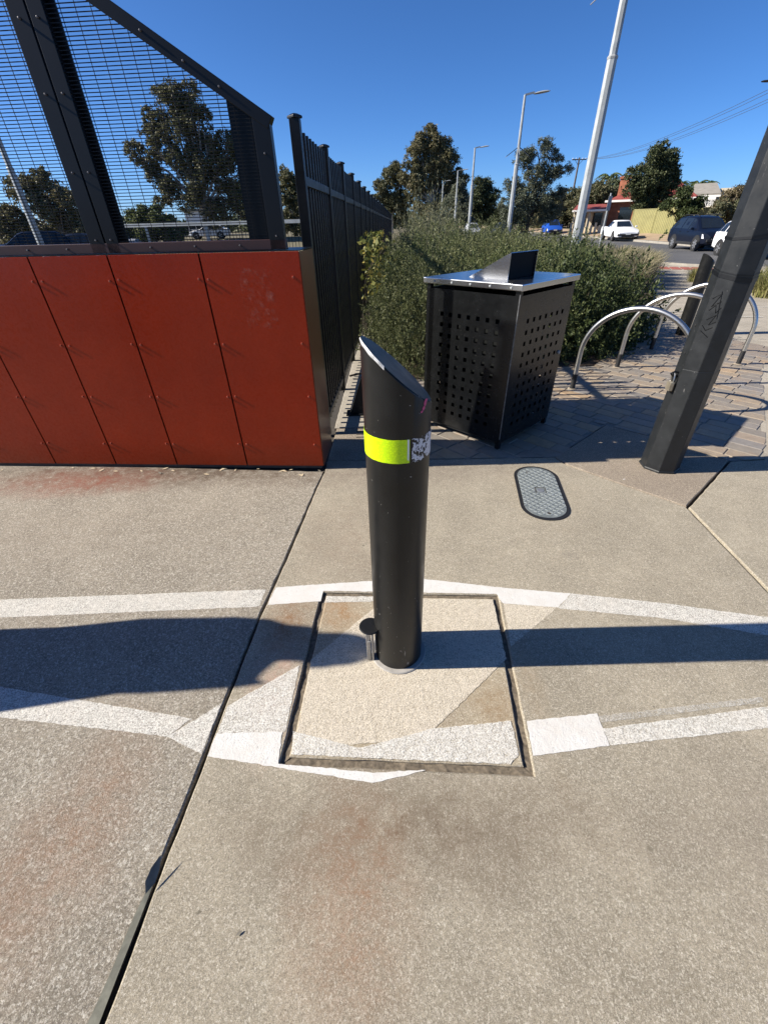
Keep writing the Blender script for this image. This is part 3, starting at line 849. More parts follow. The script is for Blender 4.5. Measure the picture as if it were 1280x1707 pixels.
# black steel stay foot next to the fence
st = thing('stay_bracket', 'small black steel bracket bolted to the path by the fence', 'bracket', (-.20, 3.86, 0))
mb = MB(); mb.add([(-.10, -.04, 0), (.16, -.04, 0), (.16, -.04, .34), (.02, -.04, .34), (-.10, .02, 0), (.16, .02, 0), (.16, .02, .34), (.02, .02, .34)],
    [(0, 1, 2, 3), (7, 6, 5, 4), (0, 1, 5, 4), (1, 2, 6, 5), (2, 3, 7, 6), (3, 0, 4, 7)]); mb.build('gusset', 'black', st, bev=.004)
mb = MB(); mb.box((.03, -.01, .006), (.32, .14, .012)); mb.build('base_plate', 'black', st, bev=.002)
# dead branch under the fence
br_ = MB(); br_.tube([(-.36, 4.95, .03), (-.18, 5.0, .05), (-.02, 4.9, .03), (.14, 4.93, .02)], [.012, .010, .007, .004], 6); br_.tube([(-.18, 5.0, .05), (-.1, 5.12, .10), (.02, 5.18, .07)], [.008, .006, .003], 5); br_.tube([(-.2, 5.0, .05), (-.12, 4.82, .03), (.05, 4.76, .02)], [.008, .006, .003], 5)
tag(br_.build('fallen_branch', 'darkbark', smooth=60), 'dark fallen twig lying on the path under the picket fence', 'branch')

# ------------------------------------------------------------------ perforated bin enclosure
aR = R(43.0)
BN = thing('bin_enclosure', 'black perforated bin enclosure with stainless lid and hooded chute', 'bin', (.905, 2.978, 0), aR)
BW, BL, BH = .75, .79, 1.12
def perf(u, hh, cols, rows, x0, z0, px, pz, hs, skip=None):
    xs_ = [0.0]; zs_ = [.0]
    for c_ in range(cols): xs_ += [x0 + c_ * px, x0 + c_ * px + hs]
    for r_ in range(rows): zs_ += [z0 + r_ * pz, z0 + r_ * pz + hs]
    xs_.append(u); zs_.append(hh)
    vs = [(x, 0, z) for z in zs_ for x in xs_]; nx = len(xs_); fs = []
    for j in range(len(zs_) - 1):
        for i in range(nx - 1):
            if i % 2 == 1 and j % 2 == 1 and not (skip and skip(i // 2, j // 2)): continue
            fs.append((j * nx + i, j * nx + i + 1, (j + 1) * nx + i + 1, (j + 1) * nx + i))
    return vs, fs
def perf_panel(name, u, mtx, parent):
    vs, fs = perf(u, BH - .10, 7, 11, .125, .10, .081, .074, .030)
    mb = MB(); mb.add(vs, fs); me = mb.mesh(name, 'binblack')
    o = link(name, me, parent); o.matrix_local = mtx
    sm = o.modifiers.new('thickness', 'SOLIDIFY'); sm.thickness = .003; sm.offset = 0
    return o
# local axes: x along the right face, y along the left face
zb = .07
perf_panel('side_panel', BW - .008, Matrix.Translation((.004, 0, zb)), BN)                                                # right face (y=0)
perf_panel('side_panel', BL - .008, Matrix.Translation((0, .004, zb)) @ Matrix.Rotation(R(90), 4, 'Z'), BN)              # left face (x=0)
perf_panel('side_panel', BW - .008, Matrix.Translation((.004, BL, zb)), BN)
perf_panel('side_panel', BL - .008, Matrix.Translation((BW, .004, zb)) @ Matrix.Rotation(R(90), 4, 'Z'), BN)
for (x, y) in ((0, 0), (BW, 0), (0, BL), (BW, BL)):
    mb = MB(); mb.box((x + (.02 if x == 0 else -.02), y + (.02 if y == 0 else -.02), BH / 2 + .005), (.034, .034, BH - .01)); mb.build('leg', 'binblack', BN, bev=.002)
mb = MB(); mb.box((BW / 2, BL / 2, .055), (BW - .03, BL - .03, .02)); mb.build('floor_plate', 'black', BN)
mb = MB(); mb.box((BW / 2, BL / 2, .50), (.54, .58, .84)); mb.build('inner_bin', simple('dark plastic bin', (.004, .005, .005), .6, spec=.2), BN, bev=.02)
mb = MB(); mb.bar((-.0015, -.0015, .10), (-.0015, -.0015, BH - .02), .006, .006); mb.build('door_edge', simple('worn panel edge', (.10, .10, .10), .5, .3, .5, 40), BN)
mb = MB(); mb.lathe([(.001, .012), (.012, .011), (.014, .004), (.014, 0)], n=16); o = mb.build('lock', 'galv', BN, smooth=40); o.matrix_local = Matrix.Translation((BW - .05, -.002, .62)) @ Matrix.Rotation(R(90), 4, 'X')
mb = MB(); mb.box((BW / 2, BL / 2, BH + .020), (BW + .04, BL + .04, .038)); lid = mb.build('lid', 'steel_top', BN, bev=.005)
scm = MB().lathe([(.001, -.006), (.007, -.005), (.007, .002)], n=8, axis='X').mesh('lid_screw', 'galv')
for k in range(5): link('lid_screw', scm, lid, (-.0205, .06 + k * .16, BH + .018))
# hooded chute: low at the back, tall open mouth facing the right hand side
x0, x1, y0, y1, zt = .155, .50, .20, .52, BH + .039
mb = MB()
mb.add([(x0, y1, zt), (x0, y0, zt), (x0, y0, zt + .155)], [(0, 1, 2)])
mb.add([(x1, y1, zt), (x1, y0, zt), (x1, y0, zt + .155)], [(0, 1, 2)])
mb.add([(x0, y1, zt), (x1, y1, zt), (x1, y0, zt + .155), (x0, y0, zt + .155)], [(0, 1, 2, 3)])
hood = mb.build('chute_hood', 'steel_top', BN); sm = hood.modifiers.new('thickness', 'SOLIDIFY'); sm.thickness = .004
mb = MB(); mb.add([(x0 + .006, y0 + .012, zt + .002), (x1 - .006, y0 + .012, zt + .002), (x1 - .006, y0 + .012, zt + .148), (x0 + .006, y0 + .012, zt + .148)], [(0, 1, 2, 3)]); mb.build('chute_flap', simple('black flap', (.004, .004, .0045), .7, spec=.15), hood)

# ------------------------------------------------------------------ bicycle hoops
def hoop(a, b, label):
    a = Vector(a); b = Vector(b); c = (a + b) / 2; d = b - a
    t = thing('bicycle_hoop', label, 'bike rack', (c.x, c.y, 0), math.atan2(d.y, d.x), 'steel bicycle hoops on the slate pavers')
    hw = d.length / 2; ht = .845; zl = ht - hw + .02
    pts = [(-hw, 0, .12), (-hw, 0, zl * .6), (-hw, 0, zl)] + [(-hw * cos(PI * k / 32), 0, zl + (ht - .024 - zl) * sin(PI * k / 32)) for k in range(1, 32)] + [(hw, 0, zl), (hw, 0, zl * .6), (hw, 0, .12)]
    MB().tube(pts, .0235, 14).build('arch_tube', 'steel', t, smooth=40)
    for s in (-1, 1):
        lg = MB().tube([(s * hw, 0, 0), (s * hw, 0, .155)], .0255, 14).build('leg_sleeve', 'rubber', t, smooth=40)
        MB().lathe([(.026, .001), (.048, .001), (.043, .006), (.026, .008)], c=(s * hw, 0, 0), n=14).build('footing', 'conc_dark', lg, smooth=40)
hoop((2.03, 4.39), (2.70, 3.66), 'steel bicycle hoop nearest the perforated bin enclosure')
hoop((2.85, 5.12), (3.54, 4.43), 'middle steel bicycle hoop of the row of three')
hoop((3.67, 5.88), (4.31, 5.12), 'steel bicycle hoop farthest from the perforated bin, by the plain bollard')

# ------------------------------------------------------------------ octagonal charcoal pole with padlock
PX, PY = 2.005, 2.675
pl = thing('street_pole', 'charcoal octagonal street pole with a padlock and scribbled graffiti', 'pole', (PX, PY, 0), R(14))
def oct_r(z): return .124 - .0115 * z
mb = MB(); n = 8; zs = [.012, .70, .704, .708, 1.75, 1.753, 2.5, 3.5, 4.5, 5.6]
vs = []
for z in zs:
    r_ = oct_r(z) * (.985 if abs(z - .704) < .001 else 1)
    vs += [(r_ * cos(2 * PI * j / n), r_ * sin(2 * PI * j / n), z) for j in range(n)]
mb.add(vs, [(i * n + j, i * n + (j + 1) % n, (i + 1) * n + (j + 1) % n, (i + 1) * n + j) for i in range(len(zs) - 1) for j in range(n)] + [tuple(range((len(zs) - 1) * n, len(zs) * n)), tuple(reversed(range(n)))])
mb.build('shaft', 'polepaint', pl, bev=.004)
mb = MB(); mb.lathe([(.131, .0), (.131, .010), (.126, .016)], n=8); mb.build('base_ring', 'polepaint', pl)
for z0, z1 in ((1.40, 1.412), (1.205, 1.225), (1.235, 1.241)):
    vs = []
    for z in (z0, z1): vs += [((oct_r(z) + .003) * cos(2 * PI * j / n + .0), (oct_r(z) + .003) * sin(2 * PI * j / n), z + .02 * cos(2 * PI * j / n + z0 * 9)) for j in range(n)]
    MB().add(vs, [(j, (j + 1) % n, n + (j + 1) % n, n + j) for j in range(n)]).build('strap', 'black', pl)
# faces towards the camera: angle of local faces; graffiti strokes lie on the face that looks at the open pavement
def on_face(k, u, z, off):
    a = 2 * PI * (k + .5) / n; ap = oct_r(z) * cos(PI / n) + off
    return Vector((ap * cos(a) - u * sin(a), ap * sin(a) + u * cos(a), z))
best = min(range(n), key=lambda k: (Matrix.Rotation(R(14), 3, 'Z') @ Vector((cos(2 * PI * (k + .5) / n), sin(2 * PI * (k + .5) / n), 0))).dot(Vector((PX, PY, 0)).normalized()))
kL = min((best - 1) % n, (best + 1) % n, key=lambda k: (Matrix.Rotation(R(14), 3, 'Z') @ Vector((cos(2 * PI * (k + .5) / n), sin(2 * PI * (k + .5) / n), 0))).x)
fk = best
mb = MB()
for st_ in ([(-.03, 1.10), (.01, 1.13), (-.02, 1.06), (.02, 1.09)], [(-.025, 1.04), (.0, 1.07), (.012, 1.03), (.03, 1.06)], [(-.02, .99), (.02, 1.02), (.0, .965), (.03, .985)], [(-.03, .96), (-.005, .935), (.025, .955)], [(.005, 1.14), (.03, 1.00)], [(-.028, .93), (.02, .90)]):
    mb.tube([on_face(fk, u, z, .0008) for u, z in st_], .0022, 5)
mb.build('graffiti', 'black', pl)
mb = MB()
for z, u in ((.95, -.03), (.79, -.034), (.60, -.030)):
    mb.lathe([(.001, .004), (.008, .003), (.008, 0)], n=10)
    q = on_face(kL, .0, z, 0)
    mb.v[-30:] = [tuple(Vector((0, 0, 0)) + on_face(kL, v[0], z + v[1], v[2])) for v in mb.v[-30:]]
mb.build('bolt', 'plastic', pl)
# padlock hanging from an eye on the left flank
e = Matrix.Rotation(R(14), 3, 'Z') @ on_face(kL, .02, .655, .0) + Vector((PX, PY, 0))
od = (Matrix.Rotation(R(14), 3, 'Z') @ (on_face(kL, 0, .6, 1) - on_face(kL, 0, .6, 0))).normalized()
pk = thing('padlock', 'worn grey padlock hanging from an eye on the charcoal pole', 'padlock', e)
tv = Vector((-od.y, od.x, 0))
def pp_(u, o, z): return tv * u + od * o + Vector((0, 0, z))
mb = MB(); mb.tube([pp_(-.017, .025, -.04), pp_(-.017, .025, -.01), pp_(-.010, .026, .008), pp_(0, .026, .014), pp_(.010, .026, .008), pp_(.017, .025, -.01), pp_(.017, .025, -.04)], .0048, 8); mb.build('shackle', 'steel', pk, smooth=40)
mb = MB(); mb.box(pp_(0, .027, -.066), (.054, .026, .056), rz=math.atan2(tv.y, tv.x)); mb.build('lock_body', simple('worn brass', (.33, .29, .22), .4, .6, .2, 30), pk, bev=.005)
mb = MB(); mb.tube([pp_(-.004, -.004, .016), pp_(-.004, .025, .024), pp_(-.004, .045, .010), pp_(-.004, .03, -.004), pp_(-.004, -.004, -.004)], .006, 8); mb.build('eye', 'black', pk, smooth=40)

# ------------------------------------------------------------------ oval access cover
cv = thing('access_cover', 'oval steel tread plate access cover set in the concrete', 'cover', (1.045, 2.372, 0), R(-9))
def stadium(hw, hl, n=16):
    return [(hw * cos(a), (hl - hw) + hw * sin(a)) for a in [PI * k / n for k in range(n + 1)]] + [(hw * cos(a), -(hl - hw) + hw * sin(a)) for a in [PI + PI * k / n for k in range(n + 1)]]
MB().prism(stadium(.150, .340), -.02, .004).build('rim', 'rubber', cv)
plt = MB().prism(stadium(.127, .317), -.01, .0065).build('plate', 'tread', cv)
mb = MB(); inn = stadium(.118, .305)
for r_ in range(-13, 14):
    for c_ in range(-5, 6):
        x, y = c_ * .0235, r_ * .0235
        if inpoly((x, y), inn) and not (abs(x) < .035 and abs(y) < .035):
            mb.box((x, y, .0075), (.022, .0055, .0032), rz=R(32 if (r_ + c_) % 2 else -32))
stuff(mb.build('tread_pattern', simple('polished tread', (.40, .43, .42), .4, .4, .15, 20), plt))
mb = MB(); mb.lathe([(.001, .0085), (.022, .0085), (.024, .007)], n=20); mb.build('badge', simple('dark disc', (.14, .15, .17), .5), plt)
mb = MB(); mb.box((-.032, 0, .0075), (.003, .064, .002)); mb.box((.032, 0, .0075), (.003, .064, .002)); mb.box((0, .033, .0075), (.064, .003, .002)); mb.build('badge_frame', 'joint', plt)
for (x, y) in ((.01, -.27), (-.055, .24)):
    MB().lathe([(.001, .0078), (.010, .0078), (.011, .0066)], c=(x, y, 0), n=12).build('lifting_hole', 'joint', plt)

# ------------------------------------------------------------------ litter
def leaf_litter(x, y, rz, s, mat, label):
    mb = MB(); pts = [(-.5, 0), (-.2, .16), (.15, .14), (.5, 0), (.15, -.14), (-.2, -.16)]
    mb.add([(a * s, b * s, .003 + .004 * abs(b) * s * 40 * .2) for a, b in pts], [tuple(range(6))])
    o = mb.build('dead_leaf', mat); o.location = (x, y, .002); o.rotation_euler = (0, 0, rz)
    return tag(o, label, 'leaf', 'dead leaves on the pavement')
rl = random.Random(11)
for k in range(26):
    s = rl.uniform(.03, 3.0); pw = W0 + wd * s + wn * rl.uniform(.012, .10) ** 1.0
    leaf_litter(pw.x, pw.y, rl.uniform(0, 6), rl.uniform(.022, .055), 'dryleaf' if rl.random() < .8 else 'deadleaf2', 'small dry leaf lying along the foot of the red panel wall')
leaf_litter(1.66, 2.49, .3, .022, 'white_plastic', 'tiny pale scrap lying in front of the charcoal street pole')
leaf_litter(-.40, .28, .6, .018, 'deadleaf2', 'tiny grey dead leaf on the slab near the wide joint')
o = leaf_litter(-.668, .40, 1.2, .085, 'deadleaf2', 'curled grey leaf standing in the wide open slab joint'); o.rotation_euler = (.75, -.35, 1.35); o.location.z = .022

# ------------------------------------------------------------------ vegetation
def nrm(a): return a / np.maximum(np.linalg.norm(a, axis=1, keepdims=True), 1e-9)
def leaf_mesh(name, P, D, L, Wd, mat, rg):
    N = len(P); D = nrm(D); S_ = nrm(np.cross(D, rg.normal(size=(N, 3))))
    L = np.broadcast_to(np.asarray(L, float), (N,))[:, None]; Wd = np.broadcast_to(np.asarray(Wd, float), (N,))[:, None]
    V = np.stack([P, P + D * L * .45 + S_ * Wd * .5, P + D * L, P + D * L * .45 - S_ * Wd * .5], 1).reshape(-1, 3)
    me = bpy.data.meshes.new(name)
    me.vertices.add(4 * N); me.vertices.foreach_set('co', V.astype(np.float32).ravel())
    me.loops.add(4 * N); me.loops.foreach_set('vertex_index', np.arange(4 * N, dtype=np.int32))
    me.polygons.add(N); me.polygons.foreach_set('loop_start', np.arange(0, 4 * N, 4, dtype=np.int32))
    me.update(calc_edges=True); me.validate()
    me.materials.append(M[mat] if isinstance(mat, str) else mat)
    return me
def bumpy(dirs, seed, amp, fr):
    return np.array([1 + amp * mnoise.noise(Vector(d * fr) + Vector((seed * 7.3, seed * 3.1, 0))) for d in dirs])

def shrub_meshes(seed, rx, ry, rz, nspr, per, L, Wd, sl, mat, bark='darkbark', amp=.38, up=.45):
    """dense rounded bush: leafy sprigs over a lumpy dome + a twig skeleton"""
    rg = np.random.default_rng(seed)
    d = nrm(rg.normal(size=(nspr, 3))); d[:, 2] = np.abs(d[:, 2]) * 1.0 - .12; d = nrm(d)
    rr = bumpy(d, seed, amp, 2.4) * bumpy(d, seed + 40, amp * .75, 7.0) * (1 - .40 * rg.random(nspr) ** 2.2)
    base = d * rr[:, None] * np.array([rx, ry, rz]); base[:, 2] = np.maximum(base[:, 2], .03)
    sd = nrm(d * .7 + np.array([0, 0, up]) + rg.normal(size=(nspr, 3)) * .45)
    t = (np.arange(per) / per)[None, :, None]
    slen = sl * rg.uniform(.6, 1.4, nspr)[:, None, None]
    P = (base[:, None, :] + sd[:, None, :] * t * slen).reshape(-1, 3)
    D = (np.repeat(sd[:, None, :], per, 1) * .8 + rg.normal(size=(nspr, per, 3)) * .75).reshape(-1, 3)
    N = len(P)
    lm = leaf_mesh('foliage', P, D, L * rg.uniform(.6, 1.3, N), Wd * rg.uniform(.7, 1.3, N), mat, rg)
    mb = MB()
    for k in range(26):
        e = base[rg.integers(nspr)] * .9; m_ = Vector(e * .5) + Vector((0, 0, -.05 * rz))
        mb.tube([(e[0] * .08, e[1] * .08, 0), m_, Vector(e)], [.014, .010, .004], 5, cap=False)
    return lm, mb.mesh('stem', bark, smooth=60)
def put_shrub(ms, loc, rz, sc, label, group, name='shrub'):
    t = thing(name, label, 'shrub', loc, rz, group); t.scale = sc
    link('foliage', ms[0], t); link('stem', ms[1], t); return t
SH = [shrub_meshes(1, 1, 1, 1, 3300, 11, .036, .010, .075, 'l_hedge', amp=.30, up=.15), shrub_meshes(2, 1, 1, 1, 3300, 11, .038, .010, .08, 'l_hedge2', amp=.30, up=.15), shrub_meshes(3, 1, 1, 1, 3300, 11, .035, .010, .075, 'l_hedge', amp=.30, up=.15)]
SD = [shrub_meshes(4, 1, 1, 1, 1500, 11, .058, .026, .13, 'l_dark', amp=.5), shrub_meshes(5, 1, 1, 1, 1500, 11, .055, .025, .13, 'l_dark', amp=.5)]
HL = 'dense olive green hedge shrub growing in the mulch bed beside the picket fence'
HG = 'olive hedge shrubs in the mulch bed'
rh = random.Random(21)
for k, (x, y, r_, h) in enumerate([(.90, 5.75, .92, 1.05), (1.75, 6.35, 1.0, 1.16), (.95, 7.2, 1.0, 1.18), (2.2, 7.7, 1.1, 1.2), (1.0, 8.8, 1.05, 1.26), (3.2, 8.6, 1.15, 1.12), (2.1, 9.8, 1.2, 1.3),
                                   (3.9, 10.2, 1.2, 1.10), (1.2, 11.0, 1.1, 1.34), (2.9, 11.8, 1.3, 1.36), (4.9, 11.9, 1.2, .92), (1.7, 13.4, 1.3, 1.38), (4.0, 13.9, 1.3, 1.15), (2.4, 16, 1.4, 1.4), (5.4, 15.4, 1.4, 1.02), (3.9, 17.8, 1.6, 1.38), (1.6, 18.5, 1.3, 1.4), (5.8, 18.6, 1.5, .95), (.52, 6.35, .72, 1.08), (.50, 7.6, .7, 1.2), (.62, 5.62, .62, .98)]):
    put_shrub(SH[k % 3], (x, y, -.04), rh.uniform(0, 6), (r_, r_, h / 1.0), HL, HG)
DL = 'dark leaved shrub at the edge of the slate pavers behind the hoops'
for k, (x, y, r_, h) in enumerate([(2.55, 6.15, .72, .92), (3.15, 6.75, .80, .95), (3.75, 7.5, .62, .50), (4.3, 8.5, .50, .32), (4.9, 9.8, .5, .32), (2.45, 6.9, .8, 1.0), (3.4, 8.1, .85, .72)]):
    put_shrub(SD[k % 2], (x, y, -.04), rh.uniform(0, 6), (r_, r_, h), DL, 'dark shrubs bordering the pavers')
# taller wispy shrub and vine at the fence
ws = shrub_meshes(8, 1, 1, 1, 900, 11, .07, .014, .30, 'l_wisp', amp=.7, up=.9)
put_shrub(ws, (.95, 10.4, -.05), .4, (.65, .65, 1.35), 'grey wispy shrub rising above the hedge beside the picket fence', 'wispy shrubs over the hedge')
put_shrub(ws, (1.45, 12.9, -.05), 2.1, (.75, .75, 1.5), 'grey wispy shrub rising above the hedge beside the picket fence', 'wispy shrubs over the hedge')
put_shrub(ws, (1.7, 15.2, -.05), 4.1, (.85, .85, 1.6), 'grey wispy shrub rising above the hedge beside the picket fence', 'wispy shrubs over the hedge')
rg = np.random.default_rng(15)
N = 520
ay = rg.uniform(6.3, 9.6, N); P = np.stack([-.30 + (ay - 6.3) * .0466 + np.abs(rg.normal(0, .17, N)) + .05, ay, .55 + .85 * rg.beta(2, 1.6, N)], 1)
vn = thing('climbing_vine', 'yellow green vine scrambling over the picket fence and hedge', 'vine', (0, 0, 0))
link('foliage', leaf_mesh('foliage', P, rg.normal(size=(N, 3)) + [0.4, 0, -.3], rg.uniform(.05, .10, N), rg.uniform(.035, .07, N), 'l_vine', rg), vn)
mb = MB()
for k in range(9):
    y = 6.4 + k * .36; x = -.28 + (y - 6.3) * .0466
    mb.tube([(x + .03, y, 0), (x + .05, y + .15, .5), (x + .12, y - .1, .95), (x + .35, y + .1, 1.2 + .1 * sin(k))], [.008, .006, .005, .002], 5, cap=False)
mb.build('stem', 'darkbark', vn)

# tussock grass
def tussock(seed, nb, h, spread, wd_, mat):
    rg = np.random.default_rng(seed); vs = []; fs = []
    mb = MB()
    for k in range(nb):
        a = rg.uniform(0, 6.28); r0 = abs(rg.normal(0, spread * .25)); hh = h * rg.uniform(.55, 1.1); out = spread * rg.uniform(.2, 1.0)
        b = np.array([cos(a) * r0, sin(a) * r0, 0]); d = np.array([cos(a), sin(a)]); s_ = np.array([-sin(a), cos(a)]) * wd_ * .5
        pts = [(b[0] + d[0] * out * q ** 1.7, b[1] + d[1] * out * q ** 1.7, hh * (q - .28 * q ** 3)) for q in (0, .35, .7, 1)]
        v = []
        for (x, y, z), w_ in zip(pts, (1, .9, .6, .12)): v += [(x - s_[0] * w_, y - s_[1] * w_, z), (x + s_[0] * w_, y + s_[1] * w_, z)]
        mb.add(v, [(0, 1, 3, 2), (2, 3, 5, 4), (4, 5, 7, 6)])
    return mb.mesh('blades', mat)
TG = [tussock(31, 520, .92, .62, .024, 'l_grass'), tussock(32, 520, .88, .62, .024, 'l_grass')]
TL = [tussock(33, 420, .60, .42, .018, 'l_grass2')]
def put_grass(me, loc, rz, s, label, group):
    t = thing('grass_tussock', label, 'grass', loc, rz, group); t.scale = (s, s, s); link('blades', me, t)
for k, (x, y, s) in enumerate([(6.1, 11.4, .85), (6.7, 12.4, .95), (5.9, 12.4, 1.0), (7.2, 13.2, 1.0), (6.5, 13.4, 1.1), (7.7, 14.0, 1.0), (7.1, 14.4, 1.1), (8.2, 14.8, 1.0), (7.6, 15.3, 1.15), (8.7, 15.8, 1.0), (8.1, 16.3, 1.1), (6.6, 15.2, 1.2), (8.9, 16.9, 1.0), (7.3, 16.8, 1.2)]):
    put_grass(TG[k % 2], (x, y, -.06), rh.uniform(0, 6), s, 'straw grey grass tussock at the road end of the hedge', 'tussocks at the end of the hedge')
for k, (az, d, s) in enumerate([(33.8, 16.6, .8), (34.9, 16.2, .7)]):
    put_grass(TL[0], pol(az, d, -.13), k * 2.0, s, 'lime green grass tussock behind the charcoal pole by the kerb', 'lime tussocks by the kerb')
for k, (az, d, s) in enumerate([(39.9, 13.6, 1.1), (38.9, 14.6, 1.1), (41, 14.0, 1.2), (40.1, 15.3, 1.2)]):
    put_grass(TL[0], pol(az, d, -.10), k * 1.7, s, 'lime green grass tussock at the edge of the pale footpath', 'lime tussocks by the footpath')

def tree(name, label, loc, blobs, nleaf, L, Wd, mat, trunk_r, fork, bark, seed, group=None, droop=0.0, density_shell=.55, cat='tree', elong=1.0):
    """blobs: (x, y, z, r) foliage masses in local metres; leaves spread through each mass, mostly near its shell"""
    rg = np.random.default_rng(seed)
    t = thing(name, label, cat, loc, 0, group)
    B = np.array(blobs, float); B[:, 3] *= 1.15; nleaf = int(nleaf * 5.2); L *= .60; Wd *= .75
    # each mass is several lobes; leaves sit in small tufts over the outside of the lobes
    K = 6
    sd = nrm(rg.normal(size=(len(B) * K, 3))); Bk = np.repeat(B, K, 0)
    lc = Bk[:, :3] + sd * (Bk[:, 3] * rg.uniform(.35, .85, len(Bk)))[:, None] * np.array([1, 1, .8 * elong])
    lr = Bk[:, 3] * rg.uniform(.36, .62, len(Bk))
    nc = max(60, int(nleaf / 26)); pr = lr ** 2 / (lr ** 2).sum()
    bi = rg.choice(len(lc), nc, p=pr)
    d = nrm(rg.normal(size=(nc, 3)) + np.array([0, 0, .35]))
    ctr = lc[bi] + d * (lr[bi] * (density_shell + (1 - density_shell) * rg.random(nc)))[:, None]
    cr = lr[bi] * rg.uniform(.10, .26, nc)
    per = nleaf // nc
    off = rg.normal(size=(nc, per, 3)) * cr[:, None, None] * np.array([.8, .8, .55])
    P = (ctr[:, None, :] + off).reshape(-1, 3)
    D = rg.normal(size=(len(P), 3)) + np.array([0, 0, -droop])
    N = len(P)
    link('crown', leaf_mesh('crown', P, D, L * rg.uniform(.6, 1.3, N), Wd * rg.uniform(.6, 1.3, N), mat, rg), t)
    mb = MB(); f = Vector(fork)
    mb.tube([(0, 0, -.3), (f.x * .4, f.y * .4, f.z * .5), f], [trunk_r, trunk_r * .8, trunk_r * .62], 8, cap=False)
    for b in B:
        e = Vector(b[:3]); m_ = (f + e) / 2 + Vector((rg.normal() * .2, rg.normal() * .2, .12 * (e - f).length))
        mb.tube([f + Vector((0, 0, -.1)), m_, e], [trunk_r * .5, trunk_r * .32, trunk_r * .1], 6, cap=False)
        for q in range(3):
            e2 = e + Vector(nrm(rg.normal(size=(1, 3)))[0]) * b[3] * .8
            mb.tube([(m_ + e) / 2, (e + e2) / 2 + Vector((0, 0, .05 * b[3])), e2], [trunk_r * .16, trunk_r * .1, trunk_r * .04], 5, cap=False)
    mb.build('trunk', bark, t, smooth=60)
    return t
rt = random.Random(5)
def gz(x, y): return hter(x, y)
# the large gum behind the fence line, straight ahead
tree('gum_tree', 'tall gum tree with pale trunks beyond the hedge, left of the street lamps', pol(6.0, 95, -.3),
     [(-4.6, 0, 8.2, 1.4), (5.2, 0, 8.0, 1.3), (-.8, 0, 13.6, 1.7), (.4, .5, 12.6, 1.7), (-2.4, 0, 12.0, 1.9), (1.9, 0, 11.6, 1.9), (-.3, 1, 11.0, 1.9), (3.3, 0, 9.6, 1.8), (-2.9, 0, 9.4, 1.9), (.8, -.5, 9.2, 2.0), (-1.3, 0, 7.5, 2.0), (2.6, .5, 7.2, 2.0), (-3.4, 0, 6.6, 1.7), (4.2, 0, 6.3, 1.7), (.6, 0, 5.6, 2.0), (-2, 0, 4.6, 1.9), (3, 0, 4.3, 2.0), (0, 0, 3.4, 2.0)],
     15000, .55, .20, 'l_gum', .42, (.2, 0, 4.5), 'palebark', 51, 'trees beyond the hedge', droop=.6)
tree('gum_tree', 'smaller gum tree against the tall gum, next to the far end of the picket fence', pol(1.75, 98, -.3),
     [(.3, 0, 9.2, 1.5), (-1.4, 0, 7.2, 1.7), (1.4, 0, 7.4, 1.6), (-2.4, 0, 5.6, 1.4), (.2, 0, 5.2, 1.9), (2, 0, 4.8, 1.8), (-1.2, 0, 3.2, 1.7), (1.2, 0, 2.8, 1.9)],
     6500, .55, .20, 'l_gum2', .3, (0, 0, 3.4), 'palebark', 52, 'trees beyond the hedge', droop=.6)
tree('feathery_tree', 'grey feathery tree between the tall gum and the street lamps', pol(8.9, 70, -.3),
     [(0, 0, 5.2, 1.1), (-.6, 0, 4.0, 1.3), (.8, 0, 3.8, 1.2), (.2, 0, 2.6, 1.5), (-1.2, 0, 2.0, 1.3), (1.4, 0, 1.8, 1.3)],
     5000, .42, .09, 'l_blue', .16, (0, 0, 1.6), 'bark', 53, 'trees beyond the hedge', droop=.8)
tree('round_tree', 'small round dark tree between two street lamps', pol(11.6, 75, -.3),
     [(-.5, 0, 5.5, 1.2), (.7, 0, 5.0, 1.3), (-1.0, 0, 4.2, 1.3), (1.2, 0, 3.6, 1.3), (0, 0, 3.8, 1.5), (-.4, 0, 2.4, 1.4), (1.0, 0, 2.2, 1.2), (-1.3, 0, 1.6, 1.2)],
     6500, .36, .16, 'l_tree', .2, (0, 0, 2.2), 'darkbark', 54, 'trees beyond the hedge')
tree('open_tree', 'open branching grey green tree beside the tall street lamp and blue car', pol(16.6, 55, -.25),
     [(.2, 0, 7.2, .9), (-1.0, 0, 6.4, 1.0), (1.3, 0, 6.6, .9), (2.3, 0, 5.6, 1.0), (-.2, 0, 5.4, 1.2), (-2.0, 0, 4.4, 1.1), (1.2, 0, 4.6, 1.3), (2.5, 0, 3.9, 1.1), (-.8, 0, 3.6, 1.4), (.9, 0, 2.8, 1.5), (-2.3, 0, 2.6, 1.1), (2.2, 0, 2.2, 1.2), (-.6, 0, 1.6, 1.5)],
     8500, .34, .085, 'l_blue', .2, (0, 0, 2.0), 'darkbark', 55, 'trees beyond the hedge', density_shell=.3)
tree('street_tree', 'dense dark street tree in front of the red roofed house', pol(27.6, 54, .05),
     [(.1, 0, 6.0, .8), (-.5, 0, 5.3, 1.0), (.7, 0, 5.2, 1.0), (-1.1, 0, 4.4, 1.1), (.2, 0, 4.3, 1.3), (1.2, 0, 4.2, 1.0), (-1.2, 0, 3.3, 1.1), (.1, 0, 3.1, 1.3), (1.1, 0, 3.0, 1.1), (-.6, 0, 2.2, 1.0), (.6, 0, 2.1, .9)],
     8500, .30, .12, 'l_tree', .13, (.0, 0, 1.9), 'bark', 56, 'street trees')
